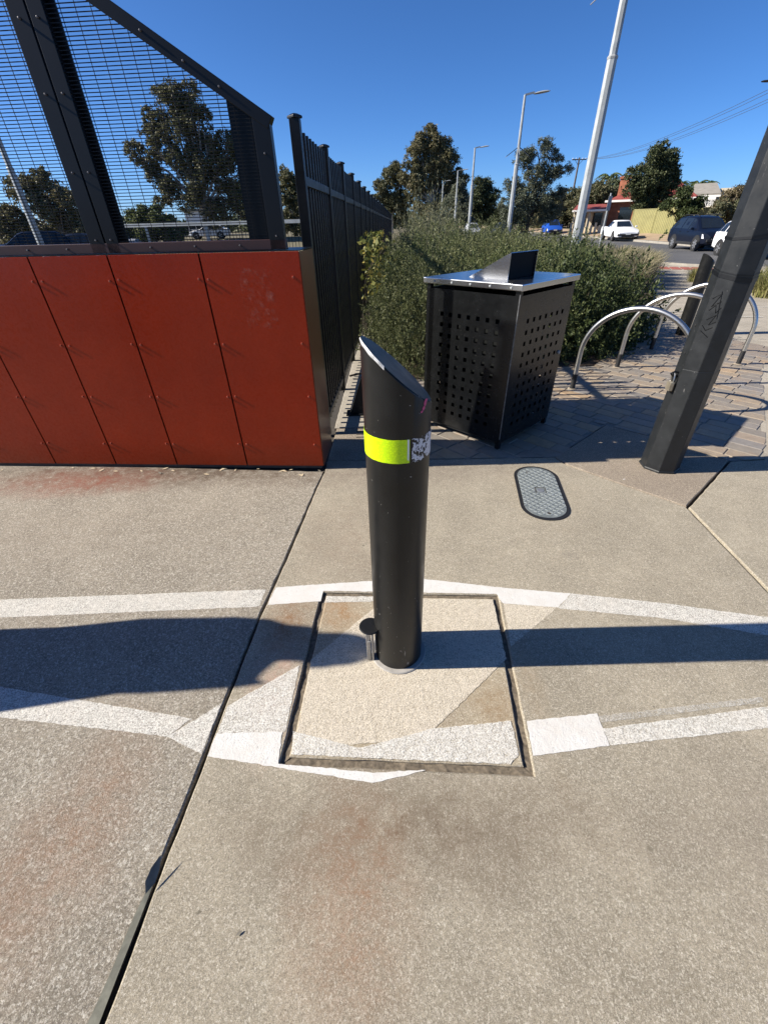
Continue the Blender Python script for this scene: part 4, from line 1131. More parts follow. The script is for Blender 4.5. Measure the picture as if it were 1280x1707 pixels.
for k, (az, d, h, r_) in enumerate([(19.4, 82, 4.6, 2.0), (20.9, 84, 5.2, 2.2), (22.6, 78, 6.0, 2.2), (24.4, 80, 5.6, 2.0), (18.2, 86, 3.4, 1.8), (13.6, 88, 3.0, 1.6)]):
    tree('background_tree', 'dark background tree behind the red roofed house and utility pole', pol(az, d, -.2),
         [(0, 0, h - r_ * .6, r_ * .8), (-r_ * .6, 0, h - r_ * 1.1, r_ * .8), (r_ * .6, 0, h - r_ * 1.2, r_ * .8), (0, 0, h * .4, r_), (r_ * .7, 0, h * .25, r_ * .8), (-r_ * .7, 0, h * .25, r_ * .8)],
         4200, .42, .17, 'l_tree' if k % 2 else 'l_gum2', .2, (0, 0, h * .35), 'darkbark', 60 + k, 'dark trees behind the house')
tree('gum_tree', 'big gum tree seen through the black mesh screen', pol(-18.6, 60, -.1),
     [(-5.2, 0, 7.8, 1.2), (4.6, 0, 8.2, 1.3), (5.6, 0, 6.2, 1.2), (-3.0, 0, 10.2, 1.2), (.6, 0, 12.0, 1.5), (-.9, 0, 11.6, 1.4), (1.7, 0, 10.6, 1.5), (-2.0, 0, 9.6, 1.5), (.2, 0, 9.8, 1.6), (-3.4, 0, 8.2, 1.4), (2.3, 0, 8.6, 1.5), (-.9, 0, 7.6, 1.7), (3.6, 0, 6.8, 1.6), (-4.4, 0, 6.4, 1.1), (1.3, 0, 6.4, 1.8), (-2.6, 0, 5.6, 1.4), (4.6, 0, 4.8, 1.5), (-.2, 0, 4.6, 1.7), (2.9, 0, 4.2, 1.6), (-3.6, 0, 4.0, 1.0), (4.9, 0, 2.8, 1.4), (1.2, 0, 2.8, 1.6)],
     14000, .42, .16, 'l_gum2', .36, (.4, 0, 3.4), 'palebark', 70, 'trees beyond the mesh screen', droop=.6)
tree('gum_tree', 'leafy gum tree behind the mesh beside a leaning lamp post', pol(-31.6, 45, -.1),
     [(0, 0, 4.6, .9), (-1.2, 0, 3.9, 1.1), (1.0, 0, 3.6, 1.1), (2.0, 0, 2.6, 1.0), (-.4, 0, 2.7, 1.2), (-2.6, 0, 2.4, 1.2), (.8, 0, 1.7, 1.2), (-1.5, 0, 1.5, 1.2), (2.4, 0, 1.3, 1.0), (-4.2, 0, 2.2, 1.2), (-3.4, 0, 1.2, 1.2)],
     7000, .34, .15, 'l_gum', .16, (0, 0, 1.4), 'bark', 71, 'trees beyond the mesh screen')
tree('bushy_tree', 'low bushy green tree behind the mesh, left of the big gum', pol(-23.6, 42, -.1),
     [(0, 0, 2.4, .9), (-1.0, 0, 1.8, .9), (1.0, 0, 1.8, 1.0), (-.3, 0, 1.2, 1.1), (1.6, 0, 1.0, .8), (-1.6, 0, .9, .8)],
     5000, .24, .12, 'l_hedge2', .12, (0, 0, .9), 'darkbark', 72, 'trees beyond the mesh screen')
tree('gum_tree', 'gum tree glimpsed between the mesh screen and the picket fence', pol(-9.0, 62, -.1),
     [(-.4, 0, 6.4, 1.0), (.6, 0, 5.4, 1.1), (-.8, 0, 4.5, 1.2), (.7, 0, 3.8, 1.3), (-.3, 0, 2.8, 1.4), (.9, 0, 1.8, 1.2), (-.9, 0, 1.6, 1.2)],
     5000, .38, .16, 'l_gum2', .2, (0, 0, 2.4), 'palebark', 73, 'trees beyond the mesh screen')
tree('flowering_bush', 'glossy green bush rising above the olive fence', pol(30.7, 47, .1),
     [(0, 0, 2.5, .8), (-.7, 0, 2.2, .7), (.8, 0, 2.1, .7), (0, 0, 1.5, .9)], 2600, .26, .13, 'l_dark', .08, (0, 0, 1.0), 'darkbark', 74)
tree('hedge_bank', 'high brownish hedge bank behind the olive fence by the charcoal pole', pol(36.2, 48, .1),
     [(-2.0, 0, 2.0, .9), (-1.0, 0, 2.4, 1.0), (.2, 0, 2.8, 1.0), (1.3, 0, 3.2, 1.0), (2.5, 0, 3.4, 1.1), (0, 0, 1.5, 1.1), (1.8, 0, 1.8, 1.2), (-1.6, 0, 1.0, .9)], 5200, .24, .10, leafmat('brown green hedge', (.09, .075, .035), (.13, .105, .055), (.19, .15, .09)), .1, (0, 0, 1.0), 'darkbark', 75, cat='hedge')
tree('pale_bush', 'pale green bush in front of the lattice screen', pol(34.0, 46, .1),
     [(0, 0, 1.7, .6), (.7, 0, 1.8, .6), (-.5, 0, 1.4, .5)], 1500, .2, .1, 'l_wisp', .06, (0, 0, .8), 'darkbark', 76)
# far belt of low trees closing the horizon
rg = np.random.default_rng(90); N = 30000
az = np.radians(rg.uniform(-60, 60, N)); d = rg.uniform(150, 210, N)
hmax = np.array([2.6 + 2.2 * mnoise.noise(Vector((a * 14, 3.3, 0))) + 1.2 * mnoise.noise(Vector((a * 45, 1.3, 0))) for a in az])
P = np.stack([np.sin(az) * d, np.cos(az) * d, -.5 + np.maximum(.4, hmax + 1.2) * rg.random(N) ** .8], 1)
o = link('tree_belt', leaf_mesh('tree_belt', P, rg.normal(size=(N, 3)), rg.uniform(.8, 1.9, N), rg.uniform(.5, 1.1, N), 'l_tree', rg))
stuff(tag(o, 'far dark belt of low trees along the horizon', 'trees'))

def palm(label, loc, h, fl, seed, tr=.16):
    t = thing('palm_tree', label, 'palm', loc, 0, 'palms behind the houses'); rg = np.random.default_rng(seed)
    MB().tube([(0, 0, -.3), (.1, 0, h * .5), (0, 0, h)], [tr * 1.2, tr, tr * .9], 8).build('trunk', 'bark', t, smooth=60)
    for k in range(15):
        a = 2 * PI * k / 15 + rg.uniform(-.2, .2); e0 = rg.uniform(.1, 1.1); Pp = []; Dd = []
        for q in np.linspace(.12, 1, 26):
            r_ = fl * q * cos(e0 * (1 - q * .6)); z = h + fl * q * sin(e0) - fl * .75 * q ** 2.2
            for s_ in (-1, 1):
                Pp.append((cos(a) * r_, sin(a) * r_, z)); Dd.append((cos(a) * .5 - sin(a) * s_, sin(a) * .5 + cos(a) * s_, -.6))
        link('frond', leaf_mesh('frond', np.array(Pp), np.array(Dd), fl * .26, fl * .05, 'l_palm', rg), t)
palm('bushy palm behind the red brick chimney and dark trees', pol(23.7, 86, 0), 6.3, 1.9, 1)
palm('tiny palm peeping over the red roof ridge', pol(30.1, 92, 0), 5.4, 1.1, 2, .1)
palm('spreading palm behind the grey roof', pol(31.4, 86, 0), 4.9, 1.7, 3)
palm('spreading palm behind the cream wall beside the grey roof', pol(32.2, 90, 0), 5.0, 1.5, 4)

# ------------------------------------------------------------------ street lamps, poles, wires
def lamp(label, loc, hc, ht, r0, r1, arm_az, spikes=True, head=True, group='galvanised street lamps', name='street_lamp'):
    t = thing(name, label, 'street lamp', loc, 0, group)
    MB().tube([(0, 0, -.1), (0, 0, hc)], [r0, r0 * .86], 8).build('lower_shaft', 'galv', t, bev=.004)
    MB().tube([(0, 0, hc - .02), (0, 0, ht)], [r1, r1 * .75], 8).build('upper_shaft', 'galv', t)
    MB().lathe([(r0 * .9, hc - .03), (r0 * .95, hc), (r1, hc + .03)], n=8).build('collar', 'galv2', t)
    if spikes:
        zb_ = hc + (ht - hc) * .23
        for k, a in enumerate((.2, 1.3, 2.6, 3.4, 4.6, 5.6)):
            MB().tube([(cos(a) * r1 * .8, sin(a) * r1 * .8, zb_ + .05), (cos(a) * .62, sin(a) * .62, zb_ - .28)], [.014, .010], 5).build('bracket_rod', 'navy' if k % 2 else 'galv2', t)
    if head:
        a = R(90 - arm_az); ca, sa = cos(a), sin(a)
        hd = MB().bar((0, 0, ht), (ca * .42, sa * .42, ht + .07), .07, .07).build('arm', 'galv', t)
        o = MB().lathe([(.02, -.04), (.16, -.03), (.19, .0), (.12, .05), (.02, .07)], c=(0, 0, 0), n=14).build('head', 'galv', t, smooth=50)
        o.scale = (2.1, .8, .8); o.rotation_euler = (0, -R(6), a); o.location = (ca * .75, sa * .75, ht + .06)
    return t
lamp('thick pale octagonal lamp post standing in the hedge beside the white utility truck', pol(21.8, 13.2, -.1), 4.27, 9.0, .118, .082, 95, group=None)
lamp('second galvanised street lamp, taller, in front of the open branching tree', pol(14.66, 28, -.2), 3.95, 6.45, .125, .075, 95)
lamp('third galvanised street lamp beside the small round tree', pol(10.33, 45, -.2), 4.1, 6.45, .14, .085, 95)
lamp('distant galvanised street lamp against the grey feathery tree', pol(7.25, 78, -.2), 4.1, 6.4, .15, .10, 95, spikes=False)
lamp('distant galvanised street lamp hidden in the tall gum tree', pol(8.75, 60, -.2), 4.1, 6.2, .14, .09, 95, spikes=False)
lamp('galvanised lamp post seen through the mesh screen at its left bay', pol(-33.7, 30, -.1), 4.0, 8.5, .16, .12, 60, spikes=False)

def utility(label, loc, h, arm_dir, lampd=None):
    t = thing('utility_pole', label, 'utility pole', loc, 0, 'timber utility poles')
    MB().tube([(0, 0, -.2), (0, 0, h)], [.17, .12], 8).build('shaft', 'wood', t, smooth=50)
    d = Vector((cos(arm_dir), sin(arm_dir), 0))
    MB().bar(d * -1.1 + Vector((0, 0, h - .25)), d * 1.1 + Vector((0, 0, h - .25)), .12, .12).build('crossarm', 'wood', t)
    for k in (-1.0, -.5, .5, 1.0): MB().lathe([(.03, 0), (.05, .05), (.05, .10), (.02, .16)], c=tuple(d * k + Vector((0, 0, h - .19))), n=8).build('insulator', 'whitepaint', t)
    for s_ in (-1, 1): MB().bar(d * s_ * .6 + Vector((0, 0, h - .3)), Vector((0, 0, h - .95)), .05, .05).build('brace', 'galv2', t)
    if lampd is not None:
        ld = Vector(lampd); z = h - .9
        MB().tube([(0, 0, z), tuple(ld * .5 + Vector((0, 0, z + .1))), tuple(ld + Vector((0, 0, z + .12)))], .03, 6).build('lamp_arm', 'galv2', t)
        o = MB().lathe([(.02, -.05), (.13, -.04), (.15, 0), (.1, .05), (.02, .06)], n=12).build('lamp_head', 'plastic', t, smooth=50); o.scale = (2.2, .8, .7); o.rotation_euler = (0, 0, math.atan2(ld.y, ld.x)); o.location = ld + Vector((0, 0, z + .10))
    return t
U1 = pol(20.6, 90, -.2); U2 = pol(38.2, 36, 0)
utility('timber utility pole with crossarm rising behind the dark background trees', U1, 9.3, R(0))
pf = (pol(34.0, 34.0) - U2); pf.z = 0
utility('timber utility pole with bracket lamp beyond the charcoal pole', U2, 7.5, R(25), lampd=tuple(pf))
for k, o_ in enumerate((-1.0, -.5, .5, 1.0)):
    a = U1 + Vector((o_, 0, 9.15)); b = U2 + Vector((cos(R(25)) * o_, sin(R(25)) * o_, 7.35))
    pts = [a + (b - a) * q + Vector((0, 0, -1.1 * 4 * q * (1 - q))) for q in [i / 14 for i in range(15)]]
    wr = MB().tube(pts, .012, 4).build('overhead_wire', 'wire')
    tag(wr, 'thin overhead wire strung between the two timber utility poles', 'wire', 'overhead wires')
sg_ = thing('sign_post', 'thin galvanised sign post beside the white utility truck', 'sign', pol(24.2, 24, -.15))
MB().tube([(0, 0, 0), (0, 0, 2.45)], .032, 8).build('post', 'galv', sg_); MB().box((.0, -.04, 2.1), (.16, .012, .5)).build('sign_plate', 'galv2', sg_, bev=.003)

# ------------------------------------------------------------------ houses and the olive fence across the road
hs = thing('brick_house', 'orange brick house with red tiled hip roof and veranda across the road', 'house', (0, 0, 0))
HC = pol(28.2, 60, .15)                                  # centre of the main body
ex = Vector((cos(R(-29)), sin(R(-29)), 0)); ey = Vector((sin(R(29)), cos(R(29)), 0))   # ex to the right as seen from the road, ey to the back
def hp(u, v, z): return tuple(HC + ex * u + ey * v + Vector((0, 0, z)))
def hbox(u0, u1, v0, v1, z0, z1):
    mb = MB(); mb.add([hp(u, v, z) for z in (z0, z1) for u, v in ((u0, v0), (u1, v0), (u1, v1), (u0, v1))], [(3, 2, 1, 0), (4, 5, 6, 7), (0, 1, 5, 4), (1, 2, 6, 5), (2, 3, 7, 6), (3, 0, 4, 7)]); return mb
hbox(-4.0, 3.4, 0, 7, -.3, 2.62).build('wall', 'brick', hs)
mb = MB(); z0, z1 = 2.66, 4.35; e_ = .5
q = [hp(-4 - e_, -e_, z0), hp(3.4 + e_, -e_, z0), hp(3.4 + e_, 7.5, z0), hp(-4 - e_, 7.5, z0), hp(-1.2, 3.5, z1), hp(1.6, 3.5, z1)]
mb.add(q, [(0, 1, 5, 4), (1, 2, 5), (2, 3, 4, 5), (3, 0, 4), (3, 2, 1, 0)])
rf = mb.build('roof', 'rooftile', hs)
hbox(-3.75, -2.85, 2.2, 3.0, 2.4, 4.62).build('chimney', 'brick', rf)
hbox(-3.85, -2.75, 2.1, 3.1, 4.62, 4.80).build('chimney_cap', 'brick', rf)
MB().bar(hp(-1.2, 3.5, z1 + .04), hp(1.6, 3.5, z1 + .04), .25, .12).build('ridge_cap', 'rooftile', rf)
hbox(-4.52, 3.92, -.56, -.50, 2.56, 2.74).build('gutter', 'whitepaint', rf)
hbox(-4.58, -4.52, -.56, 7.5, 2.56, 2.74).build('gutter', 'whitepaint', rf)
mb = MB(); q = [hp(-7.3, -2.6, 1.98), hp(-4.0, -2.6, 1.98), hp(-4.0, -.2, 2.45), hp(-7.3, -.2, 2.45)]
mb.add(q + [(x, y, z - .10) for x, y, z in q], [(0, 1, 2, 3), (7, 6, 5, 4), (0, 1, 5, 4), (1, 2, 6, 5), (2, 3, 7, 6), (3, 0, 4, 7)])
vr = mb.build('veranda_roof', 'rooftile', hs)
hbox(-7.35, -3.95, -2.70, -2.62, 1.80, 1.97).build('gutter', 'whitepaint', vr)
for u in (-7.1, -5.6, -4.1): hbox(u - .09, u + .09, -2.5, -2.32, -.3, 1.82).build('veranda_post', 'cream', hs)
hbox(-7.2, -4.0, -.35, -.2, -.3, 2.35).build('veranda_wall', 'cream', hs)
for u in (-6.6, -5.0): hbox(u - .45, u + .45, -.40, -.352, .5, 1.7).build('window', 'glass', hs)
for u in (-2.4, .3, 2.2):
    wv = hbox(u - .6, u + .6, -.03, .01, .9, 2.1).build('window', 'glass', hs)
    hbox(u - .68, u + .68, -.06, -.03, .80, .88).build('sill', 'whitepaint', wv)
for k in range(9): hbox(-7.2 + k * .4, -7.0 + k * .4, -3.4, -3.2, -.3, .62 if k % 3 else .85).build('front_wall_pier', 'cream', hs)

h2 = thing('grey_roofed_house', 'low house with grey roof and cream wall behind the olive fence', 'house', (0, 0, 0))
def polb(az0, az1, d, z0, z1, dp, name, mat, par):
    a = pol(az0, d); b = pol(az1, d); n_ = Vector((a.y - b.y, b.x - a.x, 0)).normalized() * dp
    if n_.y < 0: n_ = -n_
    mb = MB(); c_ = [a, b, b + n_, a + n_]
    mb.add([(p.x, p.y, z0) for p in c_] + [(p.x, p.y, z1) for p in c_], [(3, 2, 1, 0), (4, 5, 6, 7), (0, 1, 5, 4), (1, 2, 6, 5), (2, 3, 7, 6), (3, 0, 4, 7)])
    return mb.build(name, mat, par)
polb(31.0, 33.3, 66, -.3, 3.15, 5, 'wall', 'cream', h2)
polb(33.3, 35.0, 68, -.3, 3.75, 5, 'wall', 'cream', h2)
mb = MB(); a, b = pol(30.8, 65.5), pol(33.5, 65.5); c_ = pol(32.9, 69); d_ = pol(31.2, 69)
mb.add([(a.x, a.y, 3.1), (b.x, b.y, 3.1), (c_.x, c_.y, 4.15), (d_.x, d_.y, 4.15)], [(0, 1, 2, 3)]); rf2 = mb.build('roof', 'greyroof', h2); rf2.modifiers.new('thickness', 'SOLIDIFY').thickness = .15
polb(30.8, 33.5, 65.4, 2.95, 3.12, .1, 'gutter', 'whitepaint', rf2)
cp = thing('carport', 'white edged carport with a lattice screen behind the olive fence', 'carport', (0, 0, 0))
polb(32.0, 33.2, 51, 2.45, 2.62, 3, 'roof', 'whitepaint', cp); polb(34.9, 36.2, 50, 3.02, 3.2, 3, 'awning', 'whitepaint', cp)
a, b = pol(32.4, 50), pol(34.2, 49.5)
mb = MB()
for k in range(14):
    for sgn in (1, -1):
        p0 = a + (b - a) * (k / 14); p1 = a + (b - a) * min(1, max(0, (k / 14 + sgn * .28)))
        mb.bar((p0.x, p0.y, 1.5), (p1.x, p1.y, 2.4), .05, .02)
mb.build('lattice', 'whitepaint', cp)
for azp in (32.1, 34.2): p0 = pol(azp, 50); MB().box((p0.x, p0.y, 1.1), (.12, .12, 2.8)).build('post', 'whitepaint', cp)

of = thing('sheet_fence', 'yellow olive ribbed sheet fence along the far footpath', 'fence', (0, 0, 0))
fa, fb = Vector((23.2, 46.2)), Vector((29.5, 35.0)); fdv = (fb - fa); fL = fdv.length; fdv.normalize(); fnv = Vector((fdv.y, -fdv.x))
npan = 6
for k in range(npan):
    s0, s1 = fL * k / npan, fL * (k + 1) / npan - .03; mb = MB(); vs = []; nr = int((s1 - s0) / .075)
    top = 1.93 + (.12 if k == 1 else 0) - .02 * k; lean = .0
    for i in range(nr + 1):
        s = s0 + (s1 - s0) * i / nr; o_ = .018 if i % 2 else -.018
        p0 = fa + fdv * s + fnv * o_
        vs += [(p0.x, p0.y, hter(p0.x, p0.y) - .1), (p0.x, p0.y, top)]
    mb.add(vs, [(i * 2, i * 2 + 2, i * 2 + 3, i * 2 + 1) for i in range(nr)])
    o = mb.build('sheet_panel', 'olive', of); o.modifiers.new('thickness', 'SOLIDIFY').thickness = .012
    p0 = fa + fdv * s0 + fnv * .0
    MB().box((p0.x, p0.y, .95), (.07, .07, 2.0)).build('post', 'olive', of)
    q0 = fa + fdv * (s0 + .03); q1 = fa + fdv * s1
    MB().bar((q0.x, q0.y, top + .02), (q1.x, q1.y, top + .02), .07, .04).build('cap_rail', 'olive', of)

# ------------------------------------------------------------------ cars
def car(name, label, cat, loc, heading, paint_, prof, length, width, wheelbase, wr, rim='rim', group='cars parked along the far kerb', tray=None, cab=(.30, .93), trim=None, simple_=False):
    """prof: stations (x from rear 0..1, z_low, z_belt, z_top, half-width factor, top half-width factor)"""
    t = thing(name, label, cat, loc, heading, group)
    hw = width / 2; st = []
    for (fx, zl, zb_, zt, wf, tf) in prof:
        x = (fx - .5) * length; wv = hw * wf; wt = hw * tf
        zm = zl + (zb_ - zl) * .55
        half = [(0, zl), (wv * .86, zl), (wv * .97, zl + .07), (wv, zm), (wv * .965, zb_), (wt, zt - min(.05, (zt - zb_) * .4)), (wt * .86, zt), (0, zt + .012)]
        st.append([(x, y, z) for y, z in half] + [(x, -y, z) for y, z in reversed(half[1:-1])])
    n = len(st[0]); mb = MB()
    mb.add([v for q in st for v in q], [(i * n + j, i * n + (j + 1) % n, (i + 1) * n + (j + 1) % n, (i + 1) * n + j) for i in range(len(st) - 1) for j in range(n)] + [tuple(reversed(range(n))), tuple((len(st) - 1) * n + j for j in range(n))])
    body = mb.build('body', paint_, t, smooth=32)
    # glazing on the side faces and screens of the cabin
    def quad(i, jA, jB, name_, inset_=.10, par=t, mat='glass'):
        a, b, c_, d_ = (Vector(st[i][jA]), Vector(st[i + 1][jA]), Vector(st[i + 1][jB]), Vector(st[i][jB])); ctr = (a + b + c_ + d_) / 4
        nn = (b - a).cross(d_ - a)
        if nn.length < 1e-6: nn = (c_ - b).cross(d_ - c_)
        nn.normalize()
        if nn.dot(ctr - Vector((0, 0, .6))) < 0: nn = -nn
        mb = MB(); mb.add([p + (ctr - p) * inset_ + nn * .008 for p in (a, b, c_, d_)], [(0, 1, 2, 3)]); return mb.build(name_, mat, par)
    for i in range(len(prof) - 1):
        c0, c1 = prof[i], prof[i + 1]; g0, g1 = c0[3] - c0[2], c1[3] - c1[2]
        if max(g0, g1) < .12: continue
        if min(g0, g1) >= .12 or True:
            quad(i, 4, 5, 'side_window', .11); quad(i, n - 4, n - 5, 'side_window', .11)
        if abs(c1[3] - c0[3]) / ((c1[0] - c0[0]) * length) > .32:
            nm = 'windscreen' if c1[3] < c0[3] else 'rear_window'
            mb = MB(); A = [Vector(st[i][6]), Vector(st[i + 1][6]), Vector(st[i + 1][n - 6]), Vector(st[i][n - 6])]
            if abs(c1[4]) and max(c1[5], c0[5]) > 0:
                ctr = sum(A, Vector()) / 4; nn = (A[1] - A[0]).cross(A[3] - A[0]).normalized()
                if nn.z < 0: nn = -nn
                mb.add([p + (ctr - p) * .08 + nn * .016 for p in A], [(0, 1, 2, 3)]); mb.build(nm, 'glass', t)
    tyre = MB().lathe([(wr * .62, -.10), (wr * .95, -.105), (wr, -.07), (wr, .07), (wr * .95, .105), (wr * .62, .10)], n=22, axis='Y')
    tyme = tyre.mesh('tyre', 'tyre', smooth=40)
    rb = MB().lathe([(.03, -.085), (.07, -.098), (wr * .22, -.09), (wr * .62, -.092), (wr * .66, -.085), (wr * .66, .085), (wr * .62, .092), (wr * .22, .09), (.07, .098), (.03, .085)], n=22, axis='Y')
    rme = rb.mesh('rim', 'rimdark' if rim == 'rimdark' else 'plastic', smooth=30)
    sp = MB()
    for k in range(5 if rim != 'rimdark' else 7):
        a = 2 * PI * k / (5 if rim != 'rimdark' else 7)
        for sy in (-.099, .099): sp.bar((cos(a) * wr * .1, sy, sin(a) * wr * .1), (cos(a) * wr * .64, sy, sin(a) * wr * .64), wr * .2, .012, up=(0, 1, 0))
    spme = sp.mesh('spoke', 'rim')
    fx_ = length * .5 - (length - wheelbase) * .46
    arch = MB().lathe([(wr * 1.16, -.03), (wr * 1.16, .03), (wr * .4, .03), (wr * .4, -.03)], n=22, axis='Y').mesh('wheel_arch', 'plastic')
    for wx in (fx_, fx_ - wheelbase):
        for sy in (-1, 1):
            link('wheel_arch', arch, t, (wx, sy * (hw * .985 - .015), wr + .02))
            wh = link('wheel', tyme, t, (wx, sy * (hw - .085), wr)); link('rim', rme, wh); link('spokes', spme, wh)
    xf = length / 2; zl = prof[-1][1]; zb_ = prof[-1][2]
    if not simple_:
        for sy in (-1, 1):
            q = [(xf - .46, sy * hw * .97, zb_ + .12), (xf - .06, sy * hw * .66, zb_ + .03), (xf + .0, sy * hw * .58, zb_ - .10), (xf - .34, sy * hw * .995, zb_ - .08)]
            mb = MB(); mb.add([(x + .012, y + sy * .012, z) for x, y, z in q] + [(x - .06, y - sy * .06, z) for x, y, z in q], [(0, 1, 2, 3), (0, 1, 5, 4), (1, 2, 6, 5), (2, 3, 7, 6), (3, 0, 4, 7)]); mb.build('headlight', 'headlamp', t)
            MB().box((length * .16, sy * (hw + .06), prof[len(prof) // 2][2] + .06), (.10, .16, .11)).build('mirror', paint_, t, bev=.03)
            MB().box((-length / 2 + .02, sy * hw * .72, prof[0][2] - .05), (.10, .28, .14)).build('tail_light', 'tail', t, bev=.02)
            for dx in (.0, -length * .19): MB().box((length * .03 + dx, sy * (hw * .985), prof[len(prof) // 2][2] - .09), (.16, .03, .03)).build('door_handle', trim or paint_, t)
        MB().box((xf - .01, 0, zb_ - .20), (.05, width * .52, .13)).build('grille', 'plastic', t, bev=.02)
        MB().box((xf - .02, 0, zl + .10), (.10, width * .86, .13)).build('bumper_trim', 'plastic', t, bev=.03)
        MB().box((xf + .03, 0, zl + .16), (.02, .37, .12)).build('number_plate', 'plate', t)
    if trim:
        for sy in (-1, 1): MB().box((0, sy * hw * .985, prof[3][1] + .08), (wheelbase - 2.3 * wr, .05, .14)).build('sill_trim', 'plastic', t, bev=.02)
        for sy in (-1, 1): MB().tube([(-length * .33, sy * hw * .62, prof[4][3] - .01), (-length * .28, sy * hw * .64, prof[4][3] + .05), (length * .02, sy * hw * .64, prof[4][3] + .05), (length * .07, sy * hw * .62, prof[4][3] - .02)], .02, 6).build('roof_rail', 'plastic', t)
    return t
suv = [(0, .42, .85, .92, .84, .74), (.02, .34, 1.0, 1.08, .94, .80), (.06, .30, 1.03, 1.40, .98, .70), (.14, .27, 1.02, 1.57, 1, .70), (.34, .27, 1.0, 1.62, 1, .72), (.52, .27, .98, 1.58, 1, .70), (.58, .27, .97, 1.50, 1, .70), (.73, .27, .96, 1.03, 1, .82), (.9, .28, .88, .93, .97, .74), (.97, .32, .80, .84, .88, .62), (1, .40, .68, .72, .72, .5)]
sedan = [(0, .36, .80, .86, .82, .7), (.03, .30, .92, .98, .93, .8), (.12, .26, .93, 1.0, .98, .8), (.22, .25, .92, 1.32, 1, .66), (.36, .25, .90, 1.42, 1, .66), (.5, .25, .89, 1.40, 1, .66), (.55, .25, .88, 1.34, 1, .66), (.70, .25, .86, .93, 1, .80), (.88, .26, .76, .81, .97, .74), (.97, .30, .66, .70, .88, .6), (1, .36, .56, .60, .74, .5)]
hatch = [(0, .36, .82, .90, .84, .74), (.025, .30, .95, 1.05, .95, .78), (.10, .27, .95, 1.38, .99, .68), (.22, .25, .94, 1.48, 1, .70), (.40, .25, .92, 1.50, 1, .70), (.52, .25, .90, 1.44, 1, .70), (.57, .25, .89, 1.36, 1, .70), (.75, .25, .86, .94, 1, .80), (.9, .26, .74, .80, .96, .72), (.97, .30, .64, .68, .86, .6), (1, .36, .55, .58, .7, .5)]
utec = [(0, .40, .90, .92, .95, .88), (.02, .34, .96, .98, .98, .92), (.30, .30, .96, .98, 1, .92), (.385, .28, .95, .98, 1, .92), (.395, .28, .94, 1.36, 1, .66), (.44, .27, .93, 1.42, 1, .66), (.53, .26, .92, 1.41, 1, .66), (.57, .26, .90, 1.35, 1, .66), (.71, .26, .88, .95, 1, .80), (.88, .27, .78, .83, .97, .74), (.97, .30, .68, .72, .88, .6), (1, .36, .58, .62, .74, .5)]
def chd(p, q=-90): return R(q)
car('parked_suv', 'dark navy compact suv parked beside the olive fence', 'car', (18.6, 28.6, -.2), R(-96), 'car_navy', suv, 4.45, 1.80, 2.62, .34, rim='rimdark', trim='car_navy')
u = car('utility_truck', 'white utility truck with open tray parked by the street tree', 'truck', (20.4, 42.2, -.2), R(-100), 'car_white', utec, 5.0, 1.85, 2.95, .33)
MB().box((-1.55, 0, .985), (1.75, 1.5, .02)).build('tray_floor', 'plastic', u)
car('parked_hatchback', 'white hatchback parked ahead of the navy suv, half hidden by the charcoal pole', 'car', (17.35, 22.7, -.2), R(-98), 'car_white', hatch, 4.2, 1.75, 2.5, .31)
car('parked_hatchback', 'bright blue car parked beyond the hedge near the house veranda', 'car', (21.0, 60.5, -.2), R(-98), 'car_blue', hatch, 4.3, 1.78, 2.6, .32)
car('parked_sedan', 'dark car roof showing above the hedge behind the second street lamp', 'car', (12.6, 50.0, -.2), R(-92), 'car_navy', sedan, 4.6, 1.8, 2.75, .32, group='far cars beyond the hedge', simple_=True)
car('parked_sedan', 'silver car roof showing above the hedge beside the third street lamp', 'car', (10.9, 58.0, -.2), R(-92), 'car_grey', sedan, 4.6, 1.8, 2.75, .32, group='far cars beyond the hedge', simple_=True)
for k, (az, d, pc, pr_, lb, cat) in enumerate([(-18.2, 62, 'car_white', sedan, 'white sedan parked under the big gum, seen through the mesh', 'parked_sedan'), (-20.6, 64, 'car_grey', hatch, 'silver hatchback parked under the big gum, seen through the mesh', 'parked_hatchback'),
                                               (-31.0, 38, 'car_navy', sedan, 'dark sedan behind the mesh below the leafy gum', 'parked_sedan'), (-34.6, 38, 'car_navy', suv, 'dark suv behind the mesh next to the lamp post', 'parked_suv'), (-28.4, 40, 'car_grey', sedan, 'silver sedan behind the mesh beside the dark sedan', 'parked_sedan')]):
    car(cat, lb, 'car', pol(az, d, -.09 if d < 50 else .35), R(180 - az * .5 + (k % 2) * 12), pc, pr_, 4.5, 1.8, 2.7, .32, group='cars beyond the mesh screen', simple_=True)
# raised gravel car park and guard rail beyond the screen
mb = MB(); mb.add([(-45, 55, -.085), (-6, 55, -.085), (-6, 58, .34), (-45, 58, .34), (-6, 90, .34), (-45, 90, .34)], [(0, 1, 2, 3), (3, 2, 4, 5)]); struct(mb.build('car_park', 'earth'))
bd = thing('low_building', 'low pale building behind the gum seen through the mesh', 'building', (0, 0, 0))
polb(-20.3, -17.6, 86, -.3, 3.6, 6, 'wall', 'whitepaint', bd); polb(-20.5, -17.4, 85.6, 3.6, 3.9, 7, 'roof', 'greyroof', bd)
gr_ = thing('guard_rail', 'galvanised guard rail with dark wire infill behind the wall end', 'rail', (0, 0, 0))
MB().bar((-9, 16, 1.58), (-1.2, 14.6, 1.58), .09, .09).build('top_rail', 'galv', gr_); MB().bar((-9, 16, .75), (-1.2, 14.6, .75), .05, .05).build('mid_rail', 'galv2', gr_)
for k in range(5): MB().box((-9 + 1.95 * k, 16 - .35 * k, .76), (.07, .07, 1.6)).build('post', 'galv', gr_)
mb = MB()
for k in range(78): mb.box((-9 + .1 * k, 16 - .018 * k, .8), (.012, .012, 1.5))
